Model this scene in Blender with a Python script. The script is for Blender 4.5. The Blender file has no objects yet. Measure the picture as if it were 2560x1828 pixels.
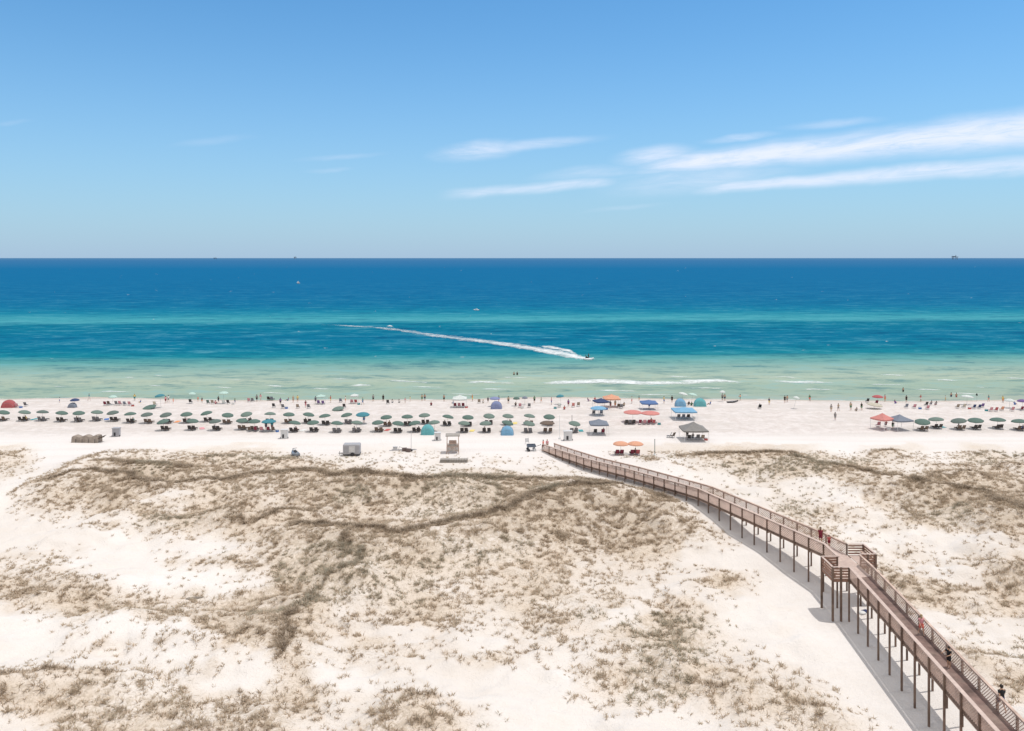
import bpy, math, random
import numpy as np
from mathutils import Vector, Matrix

random.seed(7); RNG = np.random.default_rng(11)
SC = bpy.context.scene
COL = SC.collection
CAMZ, F, CX, HY = 34.0, 1990.0, 1280.0, 645.0      # camera height, focal length, centre column, horizon row of the photograph
SEA = -1.5
PI = math.pi

# ------------------------------------------------------------------ noise
def _hash(ix, iy, s):
    h = (ix.astype(np.int64) * 374761393 + iy.astype(np.int64) * 668265263 + s * 982451653) & 0x7fffffff
    h = (h ^ (h >> 13)) * 1274126177 & 0x7fffffff
    h = (h ^ (h >> 16)) & 0xffff
    return h / 65535.0
def vnoise(x, y, s=0):
    x = np.asarray(x, float); y = np.asarray(y, float)
    ix = np.floor(x); iy = np.floor(y); fx = x - ix; fy = y - iy
    fx = fx * fx * (3 - 2 * fx); fy = fy * fy * (3 - 2 * fy)
    a = _hash(ix, iy, s); b = _hash(ix + 1, iy, s); c = _hash(ix, iy + 1, s); d = _hash(ix + 1, iy + 1, s)
    return (a * (1 - fx) + b * fx) * (1 - fy) + (c * (1 - fx) + d * fx) * fy
def fbm(x, y, s=0, o=4):
    t = 0; a = .5; n = 0
    for i in range(o):
        t = t + a * vnoise(x * 2 ** i, y * 2 ** i, s + i * 17); n += a; a *= .5
    return t / n

# ------------------------------------------------------------------ terrain
def onplane(px, py, z=0.0):
    d = (CAMZ - z) * F / (py - HY)
    return ((px - CX) * d / F, d)
V1 = lambda x, y: (x / 2.256, 1108 + y / 2.256)
V2 = lambda x, y: (640 + x / 2.256, 1108 + y / 2.256)
V3 = lambda x, y: (1280 + x / 2.256, 1108 + y / 2.256)
V4 = lambda x, y: (1920 + x / 2.256, 1108 + y / 2.256)
def line(pts, z):
    if not hasattr(z, '__len__'): z = [z] * len(pts)
    return [onplane(p[0], p[1], q) + (q,) for p, q in zip(pts, z)]
# ridge crests: (polyline with heights, width towards the camera, width away, grass along the crest)
RIDGES = [
 (line([V1(110,310),V1(200,210),V1(340,160),V1(450,90),V1(600,50),V1(780,50)], [.7,1.2,1.5,1.4,1.0,.6]), 3.5, 4, .45, 1.0),
 (line([V1(230,235),V1(300,210),V1(400,180),V1(530,165),V1(700,190),V1(860,250)], [1.4,2.0,2.4,2.6,2.4,1.6]), 8, 4, 1.0, 1.0),
 (line([V1(560,100),V1(700,115),V1(820,120),V1(950,125),V1(1040,140)], [1.4,1.8,2.0,1.9,1.4]), 5, 4, .9, 1.3),
 (line([V1(900,255),V1(1040,240),V1(1250,220),V1(1444,180),V2(300,165),V2(420,190),V2(650,180),V2(800,185),V2(900,210),V2(1200,190),V2(1444,207),V3(200,215),V3(500,215)],
       [1.2,1.5,1.7,2.0,2.4,2.4,2.6,2.7,2.6,2.7,2.6,2.3,1.6]), 9, 4.5, 1.0, 1.2),
 (line([V2(240,500),V2(300,495),V2(450,485),V2(600,510),V2(750,525),V2(860,515),V2(1100,455),V2(1250,420),V2(1444,375),V3(100,310),V3(200,275),V3(350,247),V3(700,262),V3(850,275)],
       [1.2,1.6,1.8,1.9,1.9,2.0,2.2,2.3,2.6,2.9,3.1,3.1,3.1,3.1]) + [(25.5, 98.0, 2.8)], 9, 5, 1.0, 1.3),
 (line([V2(530,545),V2(560,600),V2(575,680),V2(500,740),V2(430,750),V2(370,800),V2(280,910),V2(215,990),V2(165,1120),V2(120,1250)],
       [1.4,1.5,1.5,1.5,1.4,1.3,1.2,1.2,1.1,.8]), 5, 3, .8, .8),
 (line([V1(-300,1400),V1(0,1370),V1(150,1330),V1(300,1322),V1(500,1315),V1(620,1330)], [1.2,1.3,1.3,1.2,1.1,.7]), 5, 4, .5, .9),
 (line([V1(540,1160),V1(620,1090),V1(720,1035),V1(860,1025),V1(1000,1110),V1(1230,1200)], [.5,.8,1.1,1.2,1.2,1.0]), 4, 4, .6, .9),
 (line([V1(1130,410),V1(1260,415),V1(1444,450),V2(120,400),V2(300,390)], [.9,1.2,1.3,1.2,.8]), 4, 3, .7, .9),
 (line([V1(500,470),V1(600,405),V1(760,430)], [.5,1.1,.6]), 3, 3, .6, .9),
 (line([V1(900,445),V1(960,430),V1(1060,430)], [.5,1.0,.6]), 3, 3, .5, .8),
 (line([V3(630,85),V3(780,85),V3(860,100),V3(1020,160)], [.5,1.0,1.2,.8]), 3, 3, .5, .8),
 (line([V3(940,75),V3(1100,65),V3(1444,60),V4(150,62),V4(230,110),V4(500,150),V4(780,225),V4(1000,260),V4(1200,280),V4(1444,370),V4(1900,520)],
       [.8,1.8,2.3,2.5,2.4,2.4,2.3,2.4,2.6,2.8,2.8]), 9, 4, .9, 1.2),
 (line([V4(1150,690),V4(1300,700),V4(1444,735),V4(1800,860)], [.8,1.2,1.3,1.3]), 4, 3, .6, 1.0),
 (line([V4(560,70),V4(640,45),V4(720,42),V4(790,75),V4(850,95)], [.3,.9,1.1,.8,.3]), 3, 3, .6, .8),
 (line([V4(1190,60),V4(1270,50),V4(1330,75)], [.3,.8,.3]), 2.5, 2.5, .6, .8),
 (line([V4(1390,80),V4(1460,65),V4(1560,70)], [.3,.9,.6]), 2.5, 2.5, .6, .8),
 (line([V4(1280,130),V4(1360,112),V4(1444,130),V4(1550,140)], [.3,.8,.8,.6]), 2.5, 2.5, .6, .8),
 (line([V4(880,200),V4(950,172),V4(1020,195)], [.3,.9,.4]), 2.5, 2.5, .7, .9),
 (line([V4(1010,195),V4(1080,160),V4(1160,165),V4(1260,190)], [.4,.9,1.0,.6]), 3, 2.5, .6, .8),
 (line([V4(900,122),V4(980,122)], [.4,.4]), 1.5, 1.5, .5, .8),
 (line([V4(1010,128),V4(1110,128)], [.4,.4]), 1.5, 1.5, .5, .8),
 (line([V2(620,135),V2(700,105),V2(800,105),V2(840,135)], [.2,.7,.6,.2]), 2.5, 2.5, .4, .7),
 (line([V2(-60,95),V2(60,92),V2(230,90),V2(360,120)], [.5,.7,.7,.3]), 2.5, 2.5, .5, .8),
 (line([V1(1100,85),V1(1200,75),V1(1330,72)], [.4,.8,.4]), 2.5, 2.5, .5, .8),
 (line([V1(-200,70),V1(0,65),V1(80,75)], [.9,.9,.4]), 3, 3, .45, .8),
 (line([V1(90,60),V1(130,38),V1(180,48)], [.3,.9,.3]), 2, 2, .7, .8),
 (line([V3(820,770),V3(1000,740),V3(1200,745)], [.3,.5,.4]), 3, 3, .3, .8),
 (line([V3(1000,1350),V3(1250,1380),V3(1444,1400),V4(200,1480),V4(500,1560)], [.4,.5,.6,.5,.4]), 3, 3, .4, .8),
 (line([V2(1100,1530),V2(980,1470),V2(860,1440),V2(740,1440)], [.6,.9,.8,.4]), 4, 3, .5, .8),
]
NEAR = [(26.6, 5.0), (31.6, 74.4), (31.6, 80.5), (23.4, 99.7), (6.6, 137.2)]      # sea oats never grow into the walk
WALK_C = [(27.6, 5.0), (32.7, 76), (32.7, 81), (24.4, 100.1), (7.5, 137.6)]
GP = np.array([[0,0],[74,0],[80,.2],[84,.7],[88,1.4],[93,1.7],[96,2.4],[100,3.0],[104,2.85],[109,2.35],[115,1.6],[120,1.0],[126,.35],[133,.1],[145,0]])
def seg_dist(x, y, poly):
    """distance to a polyline, the interpolated third value and the signed side along y"""
    best = np.full(x.shape, 1e9); hv = np.zeros(x.shape); sy = np.zeros(x.shape)
    for a, b in zip(poly[:-1], poly[1:]):
        dx, dy = b[0] - a[0], b[1] - a[1]; L = dx * dx + dy * dy + 1e-9
        t = np.clip(((x - a[0]) * dx + (y - a[1]) * dy) / L, 0, 1)
        qx = a[0] + t * dx; qy = a[1] + t * dy
        d = np.hypot(x - qx, y - qy); m = d < best
        best = np.where(m, d, best)
        if len(a) > 2: hv = np.where(m, a[2] + (b[2] - a[2]) * t, hv)
        sy = np.where(m, y - qy, sy)
    return best, hv, sy
def shore_y(x):
    return 199.5 + 1.6 * np.sin(x * .045 + .6) + 1.0 * np.sin(x * .013 + 2) + .7 * np.sin(x * .11)
def terrain(x, y):
    x = np.asarray(x, float); y = np.asarray(y, float)
    z = .55 * (fbm(x * .055, y * .075, 3, 3) - .35)
    z = z * np.clip((130 - y) / 22, 0, 1)
    hum = (np.clip(fbm(x * .22, y * .26, 31, 3) - .40, 0, 1) * 2.0 + np.clip(fbm(x * .62, y * .70, 35, 2) - .45, 0, 1) * .75) * np.clip((122 - y) / 14, .05, 1)
    tot = np.zeros(x.shape)
    wx = x + 2.2 * (fbm(x * .12, y * .12, 41, 2) - .5); wy = y + 3.0 * (fbm(x * .11, y * .13, 43, 2) - .5)
    for poly, wn, wf, g, k in RIDGES:
        xs = [p[0] for p in poly]; ys = [p[1] for p in poly]
        m = (x > min(xs) - 30) & (x < max(xs) + 30) & (y > min(ys) - 30) & (y < max(ys) + 30)
        if not m.any(): continue
        d, h, sy = seg_dist(x[m] * .75 + wx[m] * .25, y[m] * .75 + wy[m] * .25, poly)
        w = np.where(sy < 0, wn, wf); r = h * np.exp(-(d / w) ** 2)
        tot[m] = np.maximum(tot[m], r) + .12 * r * (tot[m] > 0)
    z = z + tot + hum
    # the swale under the boardwalk
    d, _, _ = seg_dist(x, y, WALK_C)
    prof = np.interp(y, GP[:, 0], GP[:, 1])
    t = np.clip((d - 2.2) / 5.0, 0, 1); t = t * t * (3 - 2 * t)
    z = prof * (1 - t) + z * t
    # open beach
    dune = np.clip((150 - y) / 12, 0, 1)
    z = z * dune + (1 - dune) * .10 * (fbm(x * .12, y * .2, 8, 3) - .5)
    s = shore_y(x); q = np.clip((y - (s - 28)) / 28, 0, 4)
    z = z - 1.5 * np.clip(q, 0, 1) ** 1.6 - np.clip(q - 1, 0, 3) * 1.2
    return z
def tz(x, y): return float(terrain(np.array([x]), np.array([y]))[0])
def at(px, py):
    """the point of the ground (or water) seen at a place of the photograph"""
    z = 0.0
    for _ in range(6):
        x, y = onplane(px, py, z); z = max(tz(x, y), SEA)
    return Vector((x, y, z))

ROWS = ["30012223"+"20011100"+"00012244"+"42032031",
        "30245655"+"44310112"+"11000135"+"55521334",
        "14566545"+"56777656"+"55520022"+"24556655",
        "14565334"+"25665456"+"88777520"+"21246678",
        "12254455"+"45433346"+"76666410"+"34215556",
        "00022334"+"45665556"+"66666520"+"13122344",
        "11100102"+"45655555"+"44555430"+"01202012",
        "22100434"+"45644434"+"44333110"+"00142133",
        "44410124"+"55643333"+"43221553"+"00035346",
        "44542235"+"56433433"+"44322431"+"00014424",
        "23444445"+"65234532"+"43344320"+"00002334",
        "01321355"+"64233322"+"33245420"+"00001322",
        "02121255"+"54143211"+"22245521"+"00001321",
        "02111134"+"43232134"+"11245421"+"00000243",
        "33333221"+"33211210"+"11445443"+"20000024",
        "54443323"+"34211200"+"01245444"+"43000004",
        "34444445"+"54224421"+"00122233"+"44100000",
        "13444445"+"52235531"+"00000012"+"24310000"]
# bare runs of sand: trodden track, blown-out hollows (polyline in the photograph, width in metres)
BARE = [([(-60,1275),(30,1215),(110,1165),(200,1128),(300,1112),(420,1108)], 3.2), ([(-40,1262),(0,1330),(60,1345)], 3.0), ([(0,1352),(200,1345),(420,1362),(560,1372)], 2.2), ([(240,1395),(400,1425),(520,1440),(600,1450)], 2.8),
        ([(-60,1560),(20,1575),(80,1590),(60,1630)], 3.6), ([(220,1590),(330,1600),(450,1618),(560,1680),(640,1700)], 1.7), ([(300,1575),(420,1590)], 1.2), ([(960,1575),(1100,1588),(1220,1592)], 1.3),
        ([(1060,1690),(1200,1680),(1330,1705),(1400,1725)], 1.5), ([(1160,1745),(1280,1775),(1400,1800),(1500,1828)], 1.8), ([(820,1690),(900,1700),(880,1760)], 1.1), ([(1560,1560),(1650,1480),(1720,1440)], 1.0),
        ([(1750,1395),(1850,1405),(1930,1440),(2020,1520),(2080,1600),(2150,1700)], 2.4), ([(1700,1470),(1850,1520),(1960,1600)], 2.2), ([(1990,1225),(2060,1225),(2130,1262)], 2.4), ([(2150,1330),(2330,1345),(2480,1370)], 2.4),
        ([(2300,1430),(2420,1440)], 2.0), ([(2330,1545),(2460,1555),(2560,1560)], 2.0), ([(1180,1150),(1300,1165),(1450,1190),(1600,1212)], 2.2), ([(1780,1195),(1900,1230)], 2.0), ([(180,1300),(330,1300)], 1.2), ([(380,1262),(470,1258)], 1.5)]
BARE = [([onplane(px, py, 0.6) for px, py in pts], w_ * .62) for pts, w_ in BARE]
VEG = np.array([[int(c) for c in r] for r in ROWS], float) / 9
def veg(x, y, z):
    """how densely sea oats grow at a place of the dunes"""
    yy = np.maximum(y, 20.0)
    px = CX + x * F / yy; py = HY + (CAMZ - z) * F / yy
    px = px + 36 * (fbm(x * .3, y * .3, 51, 2) - .5); py = py + 22 * (fbm(x * .3, y * .3, 53, 2) - .5)
    gx = np.clip((px - 40) / 80, 0, 30.999); gy = np.clip((py - 1128) / 40, 0, 16.999)
    ix = gx.astype(int); iy = gy.astype(int); fx = gx - ix; fy = gy - iy
    v = (VEG[iy, ix] * (1 - fx) + VEG[iy, ix + 1] * fx) * (1 - fy) + (VEG[iy + 1, ix] * (1 - fx) + VEG[iy + 1, ix + 1] * fx) * fy
    v = np.where(px < -150, v * .5 + .25 * fbm(x * .06, y * .08, 61, 3), v)
    v = np.where(py < 1108, 0, v) * np.clip((py - 1100) / 20, 0, 1)
    c = np.zeros(x.shape); wob_ = fbm(x * .5, y * .5, 57, 3)
    for poly, wn, wf, g, k in RIDGES:
        xs = [p[0] for p in poly]; ys = [p[1] for p in poly]
        m = (x > min(xs) - 6) & (x < max(xs) + 6) & (y > min(ys) - 8) & (y < max(ys) + 8)
        if not m.any(): continue
        d, h, sy = seg_dist(x[m] + (wob_[m] - .5) * 3.6, y[m] + (wob_[m] - .5) * 2.6, poly)
        c[m] = np.maximum(c[m], g * np.exp(-((d + np.where(sy > 0, .5, 0)) / (.62 * k)) ** 2))
    for pts, w_ in BARE:
        xs = [p[0] for p in pts]; ys = [p[1] for p in pts]; m = (x > min(xs) - 9) & (x < max(xs) + 9) & (y > min(ys) - 9) & (y < max(ys) + 9)
        if not m.any(): continue
        d, _, _ = seg_dist(x[m], y[m], pts); k_ = np.clip((d + (wob_[m] - .5) * 5.5) / (w_ * 1.6) - .42, 0, 1); k_ = k_ * k_ * (3 - 2 * k_)
        v[m] *= .26 + .74 * k_; c[m] *= .35 + .65 * k_
    dw, _, _ = seg_dist(x, y, WALK_C)
    keep = np.clip((dw - 1.6) / 1.2, 0, 1)
    return np.clip(v, 0, 1) * keep, c * keep

# ------------------------------------------------------------------ node helpers
def rgba(c): return (c[0], c[1], c[2], 1.0)
class NT:
    def __init__(s, tree): s.t = tree; s.n = tree.nodes; s.l = tree.links
    def new(s, typ, **kw):
        n = s.n.new(typ)
        for k, v in kw.items(): setattr(n, k, v)
        return n
    def put(s, sock, v):
        if v is None: return
        if isinstance(v, bpy.types.NodeSocket): s.l.new(v, sock)
        elif hasattr(v, '__len__') and len(v) == 3 and sock.type == 'RGBA': sock.default_value = rgba(v)
        else: sock.default_value = v
    def m(s, op, a, b=None, c=None, clamp=False):
        n = s.new('ShaderNodeMath', operation=op, use_clamp=clamp)
        for i, v in enumerate((a, b, c)): s.put(n.inputs[i], v)
        return n.outputs[0]
    def noise(s, vec, scale, detail=3, rough=.5, dist=0):
        n = s.new('ShaderNodeTexNoise'); s.put(n.inputs['Vector'], vec)
        for k, v in (('Scale', scale), ('Detail', detail), ('Roughness', rough), ('Distortion', dist)): s.put(n.inputs[k], v)
        return n.outputs[0]
    def mix(s, f, a, b, mode='MIX'):
        n = s.new('ShaderNodeMix', data_type='RGBA', blend_type=mode)
        s.put(n.inputs[0], f); s.put(n.inputs[6], a); s.put(n.inputs[7], b); return n.outputs[2]
    def ramp(s, f, stops, interp='LINEAR'):
        n = s.new('ShaderNodeValToRGB'); cr = n.color_ramp; cr.interpolation = interp
        while len(cr.elements) < len(stops): cr.elements.new(.5)
        for e, (p, c) in zip(cr.elements, stops):
            e.position = p; e.color = rgba(c) if hasattr(c, '__len__') else (c, c, c, 1)
        s.put(n.inputs[0], f); return n.outputs[0]
    def rng(s, v, a, b, c=0., d=1., smooth=False):
        n = s.new('ShaderNodeMapRange', clamp=True)
        if smooth: n.interpolation_type = 'SMOOTHSTEP'
        for i, q in enumerate((v, a, b, c, d)): s.put(n.inputs[i], q)
        return n.outputs[0]
    def mapping(s, vec, scale=(1,1,1), rot=(0,0,0), loc=(0,0,0)):
        n = s.new('ShaderNodeMapping'); s.put(n.inputs[0], vec)
        n.inputs['Scale'].default_value = scale; n.inputs['Rotation'].default_value = rot; n.inputs['Location'].default_value = loc
        return n.outputs[0]
    def bump(s, h, strength, dist):
        n = s.new('ShaderNodeBump'); s.put(n.inputs['Height'], h)
        n.inputs['Strength'].default_value = strength; n.inputs['Distance'].default_value = dist
        return n.outputs[0]
MATS = {}
def base_mat(name):
    m = bpy.data.materials.new(name); m.use_nodes = True
    t = NT(m.node_tree); b = t.n['Principled BSDF']
    return m, t, b
def mat(name, col, rough=.7, var=.15, scale=3.0, metal=0.0, spec=.3, stretch=(1,1,1), dirt=None, trans=0.0):
    """one everyday surface: base colour broken up by noise, optional dirt colour"""
    if name in MATS: return MATS[name]
    m, t, b = base_mat(name)
    tc = t.new('ShaderNodeTexCoord').outputs['Object']
    v = t.mapping(tc, stretch)
    n = t.noise(v, scale, 4, .6)
    c = t.mix(t.rng(n, .3, .7), tuple(q * (1 - var) for q in col), tuple(min(1, q * (1 + var)) for q in col))
    if dirt:
        n2 = t.noise(v, scale * .37, 3, .6)
        c = t.mix(t.rng(n2, .5, .75, 0, .6), c, dirt)
    t.put(b.inputs['Base Color'], c)
    b.inputs['Roughness'].default_value = rough; b.inputs['Metallic'].default_value = metal
    b.inputs['Specular IOR Level'].default_value = spec
    if trans:
        tr = t.new('ShaderNodeBsdfTranslucent'); t.put(tr.inputs[0], c)
        mx = t.new('ShaderNodeMixShader'); mx.inputs[0].default_value = trans
        t.l.new(b.outputs[0], mx.inputs[1]); t.l.new(tr.outputs[0], mx.inputs[2])
        t.l.new(mx.outputs[0], t.n['Material Output'].inputs[0])
    MATS[name] = m; return m

# ------------------------------------------------------------------ mesh builder
class MB:
    def __init__(s): s.v = []; s.f = []
    def add(s, vs, fs):
        k = len(s.v); s.v += [tuple(v) for v in vs]; s.f += [tuple(i + k for i in f) for f in fs]; return s
    def box(s, c, d, rz=0, M=None):
        hx, hy, hz = d[0] / 2, d[1] / 2, d[2] / 2
        R = M or Matrix.Rotation(rz, 3, 'Z'); c = Vector(c)
        vs = [c + R @ Vector((x * hx, y * hy, z * hz)) for x, y, z in
              ((-1,-1,-1),(1,-1,-1),(1,1,-1),(-1,1,-1),(-1,-1,1),(1,-1,1),(1,1,1),(-1,1,1))]
        return s.add(vs, [(3,2,1,0),(4,5,6,7),(0,1,5,4),(1,2,6,5),(2,3,7,6),(3,0,4,7)])
    def bar(s, a, b, w, h, up=(0,0,1)):
        """rectangular bar from a to b, w wide sideways, h along up"""
        a = Vector(a); b = Vector(b); d = (b - a); L = d.length
        if L < 1e-6: return s
        d /= L; up = Vector(up); sd = d.cross(up)
        if sd.length < 1e-4: sd = d.cross(Vector((0, 1, 0)))
        sd.normalize(); u = sd.cross(d).normalized()
        M = Matrix((sd, d, u)).transposed()
        return s.box((a + b) / 2, (w, L, h), M=M)
    def tube(s, pts, r, n=8, cap=True):
        pts = [Vector(p) for p in pts]; r = r if hasattr(r, '__len__') else [r] * len(pts)
        k = len(s.v); 
        for i, p in enumerate(pts):
            d = (pts[min(i + 1, len(pts) - 1)] - pts[max(i - 1, 0)]).normalized()
            ax = Vector((1, 0, 0)) if abs(d.x) < .8 else Vector((0, 1, 0))
            u = d.cross(ax).normalized(); w = d.cross(u)
            for j in range(n):
                a = 2 * PI * j / n; q = p + (u * math.cos(a) + w * math.sin(a)) * r[i]; s.v.append(tuple(q))
        for i in range(len(pts) - 1):
            for j in range(n):
                s.f.append((k + i*n + j, k + i*n + (j+1) % n, k + (i+1)*n + (j+1) % n, k + (i+1)*n + j))
        if cap:
            s.f.append(tuple(k + j for j in reversed(range(n)))); s.f.append(tuple(k + (len(pts)-1)*n + j for j in range(n)))
        return s
    def rings(s, rings, cap=True):
        """loft closed rings of equal length"""
        k = len(s.v); n = len(rings[0])
        for r in rings: s.v += [tuple(p) for p in r]
        for i in range(len(rings) - 1):
            for j in range(n):
                s.f.append((k + i*n + j, k + i*n + (j+1) % n, k + (i+1)*n + (j+1) % n, k + (i+1)*n + j))
        if cap:
            s.f.append(tuple(k + j for j in reversed(range(n)))); s.f.append(tuple(k + (len(rings)-1)*n + j for j in range(n)))
        return s
    def mesh(s, name, m, smooth=False):
        me = bpy.data.meshes.new(name); me.from_pydata(s.v, [], s.f); me.update()
        if m: me.materials.append(m)
        if smooth: me.polygons.foreach_set('use_smooth', [True] * len(me.polygons))
        return me
    def build(s, name, m, parent=None, smooth=False, bevel=0):
        o = bpy.data.objects.new(name, s.mesh(name, m, smooth)); COL.objects.link(o)
        if parent: o.parent = parent
        if bevel:
            b = o.modifiers.new('bevel', 'BEVEL'); b.width = bevel; b.segments = 2; b.limit_method = 'ANGLE'
        return o
def tag(o, label=None, cat=None, group=None, kind=None):
    for k, v in (('label', label), ('category', cat), ('group', group), ('kind', kind)):
        if v: o[k] = v
    return o
def empty(name, loc=(0,0,0), rz=0):
    o = bpy.data.objects.new(name, None); COL.objects.link(o); o.location = loc; o.rotation_euler = (0, 0, rz)
    o.empty_display_size = .2; return o
def copy_tree(o, parent=None):
    c = o.copy(); COL.objects.link(c)
    if parent: c.parent = parent
    for ch in list(o.children): copy_tree(ch, c)
    return c
PROTO = {}
def place(key, make, loc, rz=0, scale=1.0, tilt=(0, 0)):
    """first use places the thing itself, later uses copy it and its parts"""
    if key not in PROTO:
        PROTO[key] = make(); o = PROTO[key]
    else: o = copy_tree(PROTO[key])
    o.location = loc; o.rotation_euler = (tilt[0], tilt[1], rz); o.scale = (scale,) * 3
    for k in ('label', 'category', 'group'):
        if k in o: del o[k]
    return o
def np_mesh(name, verts, quads, m, smooth=True):
    me = bpy.data.meshes.new(name)
    me.vertices.add(len(verts)); me.vertices.foreach_set('co', np.asarray(verts, np.float32).ravel())
    nq = len(quads); k = quads.shape[1]
    me.loops.add(nq * k); me.loops.foreach_set('vertex_index', quads.astype(np.int32).ravel())
    me.polygons.add(nq); me.polygons.foreach_set('loop_start', np.arange(0, nq * k, k, dtype=np.int32))
    me.polygons.foreach_set('use_smooth', np.full(nq, smooth))
    me.update(calc_edges=True); me.materials.append(m)
    o = bpy.data.objects.new(name, me); COL.objects.link(o); return o
def grid_quads(nx, ny):
    i = np.arange(nx - 1)[None, :] + np.arange(ny - 1)[:, None] * nx
    i = i.ravel(); return np.stack([i, i + 1, i + 1 + nx, i + nx], 1)

# ------------------------------------------------------------------ camera
cam = bpy.data.cameras.new('camera'); co = bpy.data.objects.new('camera', cam); COL.objects.link(co)
co.location = (0, 0, CAMZ); co.rotation_euler = (PI / 2, 0, 0)
cam.sensor_width = 36; cam.lens = 36 * F / 2560; cam.shift_y = -(914 - HY) / 2560
cam.clip_start = .5; cam.clip_end = 400000
SC.camera = co

# ------------------------------------------------------------------ light
SUN_DIR = Vector((.275, .06, 1)).normalized()
elev = math.asin(SUN_DIR.z); az = math.atan2(SUN_DIR.x, SUN_DIR.y)
sun = bpy.data.lights.new('sun', 'SUN'); so = bpy.data.objects.new('sun', sun); COL.objects.link(so)
sun.energy = 2.5; sun.angle = math.radians(.5); sun.color = (1, .965, .92)
so.rotation_euler = (-SUN_DIR).to_track_quat('-Z', 'Y').to_euler()
so.location = (0, 0, 200)
w = bpy.data.worlds.new('World'); SC.world = w; w.use_nodes = True
T = NT(w.node_tree); bg = T.n['Background']
sky = T.new('ShaderNodeTexSky', sky_type='NISHITA', sun_disc=False)
sky.sun_elevation = elev; sky.sun_rotation = az; sky.altitude = 30; sky.air_density = 1.0; sky.dust_density = .3; sky.ozone_density = 2.2
hsv = T.new('ShaderNodeHueSaturation'); hsv.inputs['Saturation'].default_value = 1.04; hsv.inputs['Hue'].default_value = .5
T.put(hsv.inputs['Color'], T.mix(1.0, sky.outputs[0], (.84, 1.31, 1.52), 'MULTIPLY'))
tc = T.new('ShaderNodeTexCoord'); sp = T.new('ShaderNodeSeparateXYZ'); T.put(sp.inputs[0], tc.outputs['Generated'])
X, Y, Z = sp.outputs
Ys = T.m('MAXIMUM', Y, .05)
U = T.m('DIVIDE', X, Ys); V = T.m('DIVIDE', Z, Ys)
cmb = T.new('ShaderNodeCombineXYZ'); T.put(cmb.inputs[0], U); T.put(cmb.inputs[1], V)
UV = cmb.outputs[0]
# cirrus: long streaks rising to the right
st = T.mapping(UV, (7, 60, 1), (0, 0, -.0)); 
rotv = T.mapping(UV, (1, 1, 1), (0, 0, -.09))
sv = T.mapping(rotv, (9, 75, 1))
n1 = T.noise(sv, 1.0, 9, .72, .9)
wob = T.m('MULTIPLY', T.m('SUBTRACT', T.noise(T.mapping(UV, (14, 14, 1)), 1, 3, .5), .5), .011)
Vw = T.m('ADD', V, wob)
def band(a, b, hw0, hw1, u0, u1, fade0, fade1, amp):
    vc = T.m('MULTIPLY_ADD', U, b, a); hw = T.m('MAXIMUM', T.m('MULTIPLY_ADD', U, hw1, hw0), .0012)
    d = T.m('DIVIDE', T.m('ABSOLUTE', T.m('SUBTRACT', Vw, vc)), hw)
    r = T.rng(d, 1.6, .1, 0, 1, True)
    r = T.m('MULTIPLY', r, T.rng(U, u0, u0 + fade0, 0, 1, True)); r = T.m('MULTIPLY', r, T.rng(U, u1 - fade1, u1, 1, 0, True))
    return T.m('MULTIPLY', r, amp)
def blob(px, py, rx, ry, amp, slope=.1):
    u0 = (px - CX) / F; v0 = (HY - py) / F
    du = T.m('DIVIDE', T.m('SUBTRACT', U, u0), rx / F)
    dv = T.m('DIVIDE', T.m('SUBTRACT', T.m('SUBTRACT', Vw, v0), T.m('MULTIPLY', T.m('SUBTRACT', U, u0), slope)), ry / F)
    d = T.m('SQRT', T.m('ADD', T.m('MULTIPLY', du, du), T.m('MULTIPLY', dv, dv)))
    return T.m('MULTIPLY', T.rng(d, 1.1, .1, 0, 1, True), amp)
parts = [band(.0985, .098, .005, .026, .13, 2.0, .08, .2, 1.05), band(.067, .079, .0025, .0135, .20, 2.0, .08, .2, .85),
         band(.0855, .08, .006, .0, -.10, .15, .07, .05, .62), band(.080, .08, .014, .005, .08, .40, .12, .15, .42),
         blob(1190, 378, 130, 30, .8), blob(1330, 362, 210, 18, .55), blob(1640, 390, 120, 32, .85), blob(1850, 345, 110, 12, .45), blob(2080, 308, 150, 14, .32), blob(1500, 430, 190, 22, .35),
         blob(540, 352, 130, 12, .12), blob(850, 392, 130, 9, .16), blob(820, 425, 70, 8, .18), blob(30, 305, 60, 8, .12), blob(1560, 520, 130, 8, .16)]
acc = parts[0]
for p in parts[1:]: acc = T.m('MAXIMUM', acc, p)
n2 = T.noise(T.mapping(rotv, (5, 22, 1)), 1.0, 5, .65, 1.0)
cl = T.m('MULTIPLY', acc, T.m('MULTIPLY', T.rng(n1, .25, .62, .45, 1.0, True), T.rng(n2, .30, .58, T.rng(U, .05, .40, .35, .80), 1.0, True)))
cl = T.m('MULTIPLY', cl, T.rng(Y, .05, .15), clamp=True)
hz = T.rng(T.m('DIVIDE', Z, 1.0), 0.0, .36, 1, 0)
hzc = T.mix(T.m('MULTIPLY', T.m('MULTIPLY', hz, hz), .85), hsv.outputs[0], (3.85, 5.3, 7.45))
skyc = T.mix(cl, hzc, (8.3, 9.0, 10.6))
# added white sky overhead and inland, out of view: it fills the shadows
sky_fill = T.m('MAXIMUM', T.rng(Z, .33, .52, 0, 1, True), T.rng(Y, .10, -.15, 0, 1, True))
sky_fill = T.m('MULTIPLY', sky_fill, T.rng(T.noise(T.mapping(tc.outputs['Generated'], (2.2, 2.2, 3)), 1, 4, .6), .25, .6, .72, .96))
skyc = T.mix(sky_fill, skyc, (8.3, 8.1, 8.0))
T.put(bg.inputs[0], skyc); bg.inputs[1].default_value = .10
SC.view_settings.view_transform = 'Standard'; SC.view_settings.look = 'None'; SC.view_settings.exposure = 0.0; SC.view_settings.gamma = 1

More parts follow.
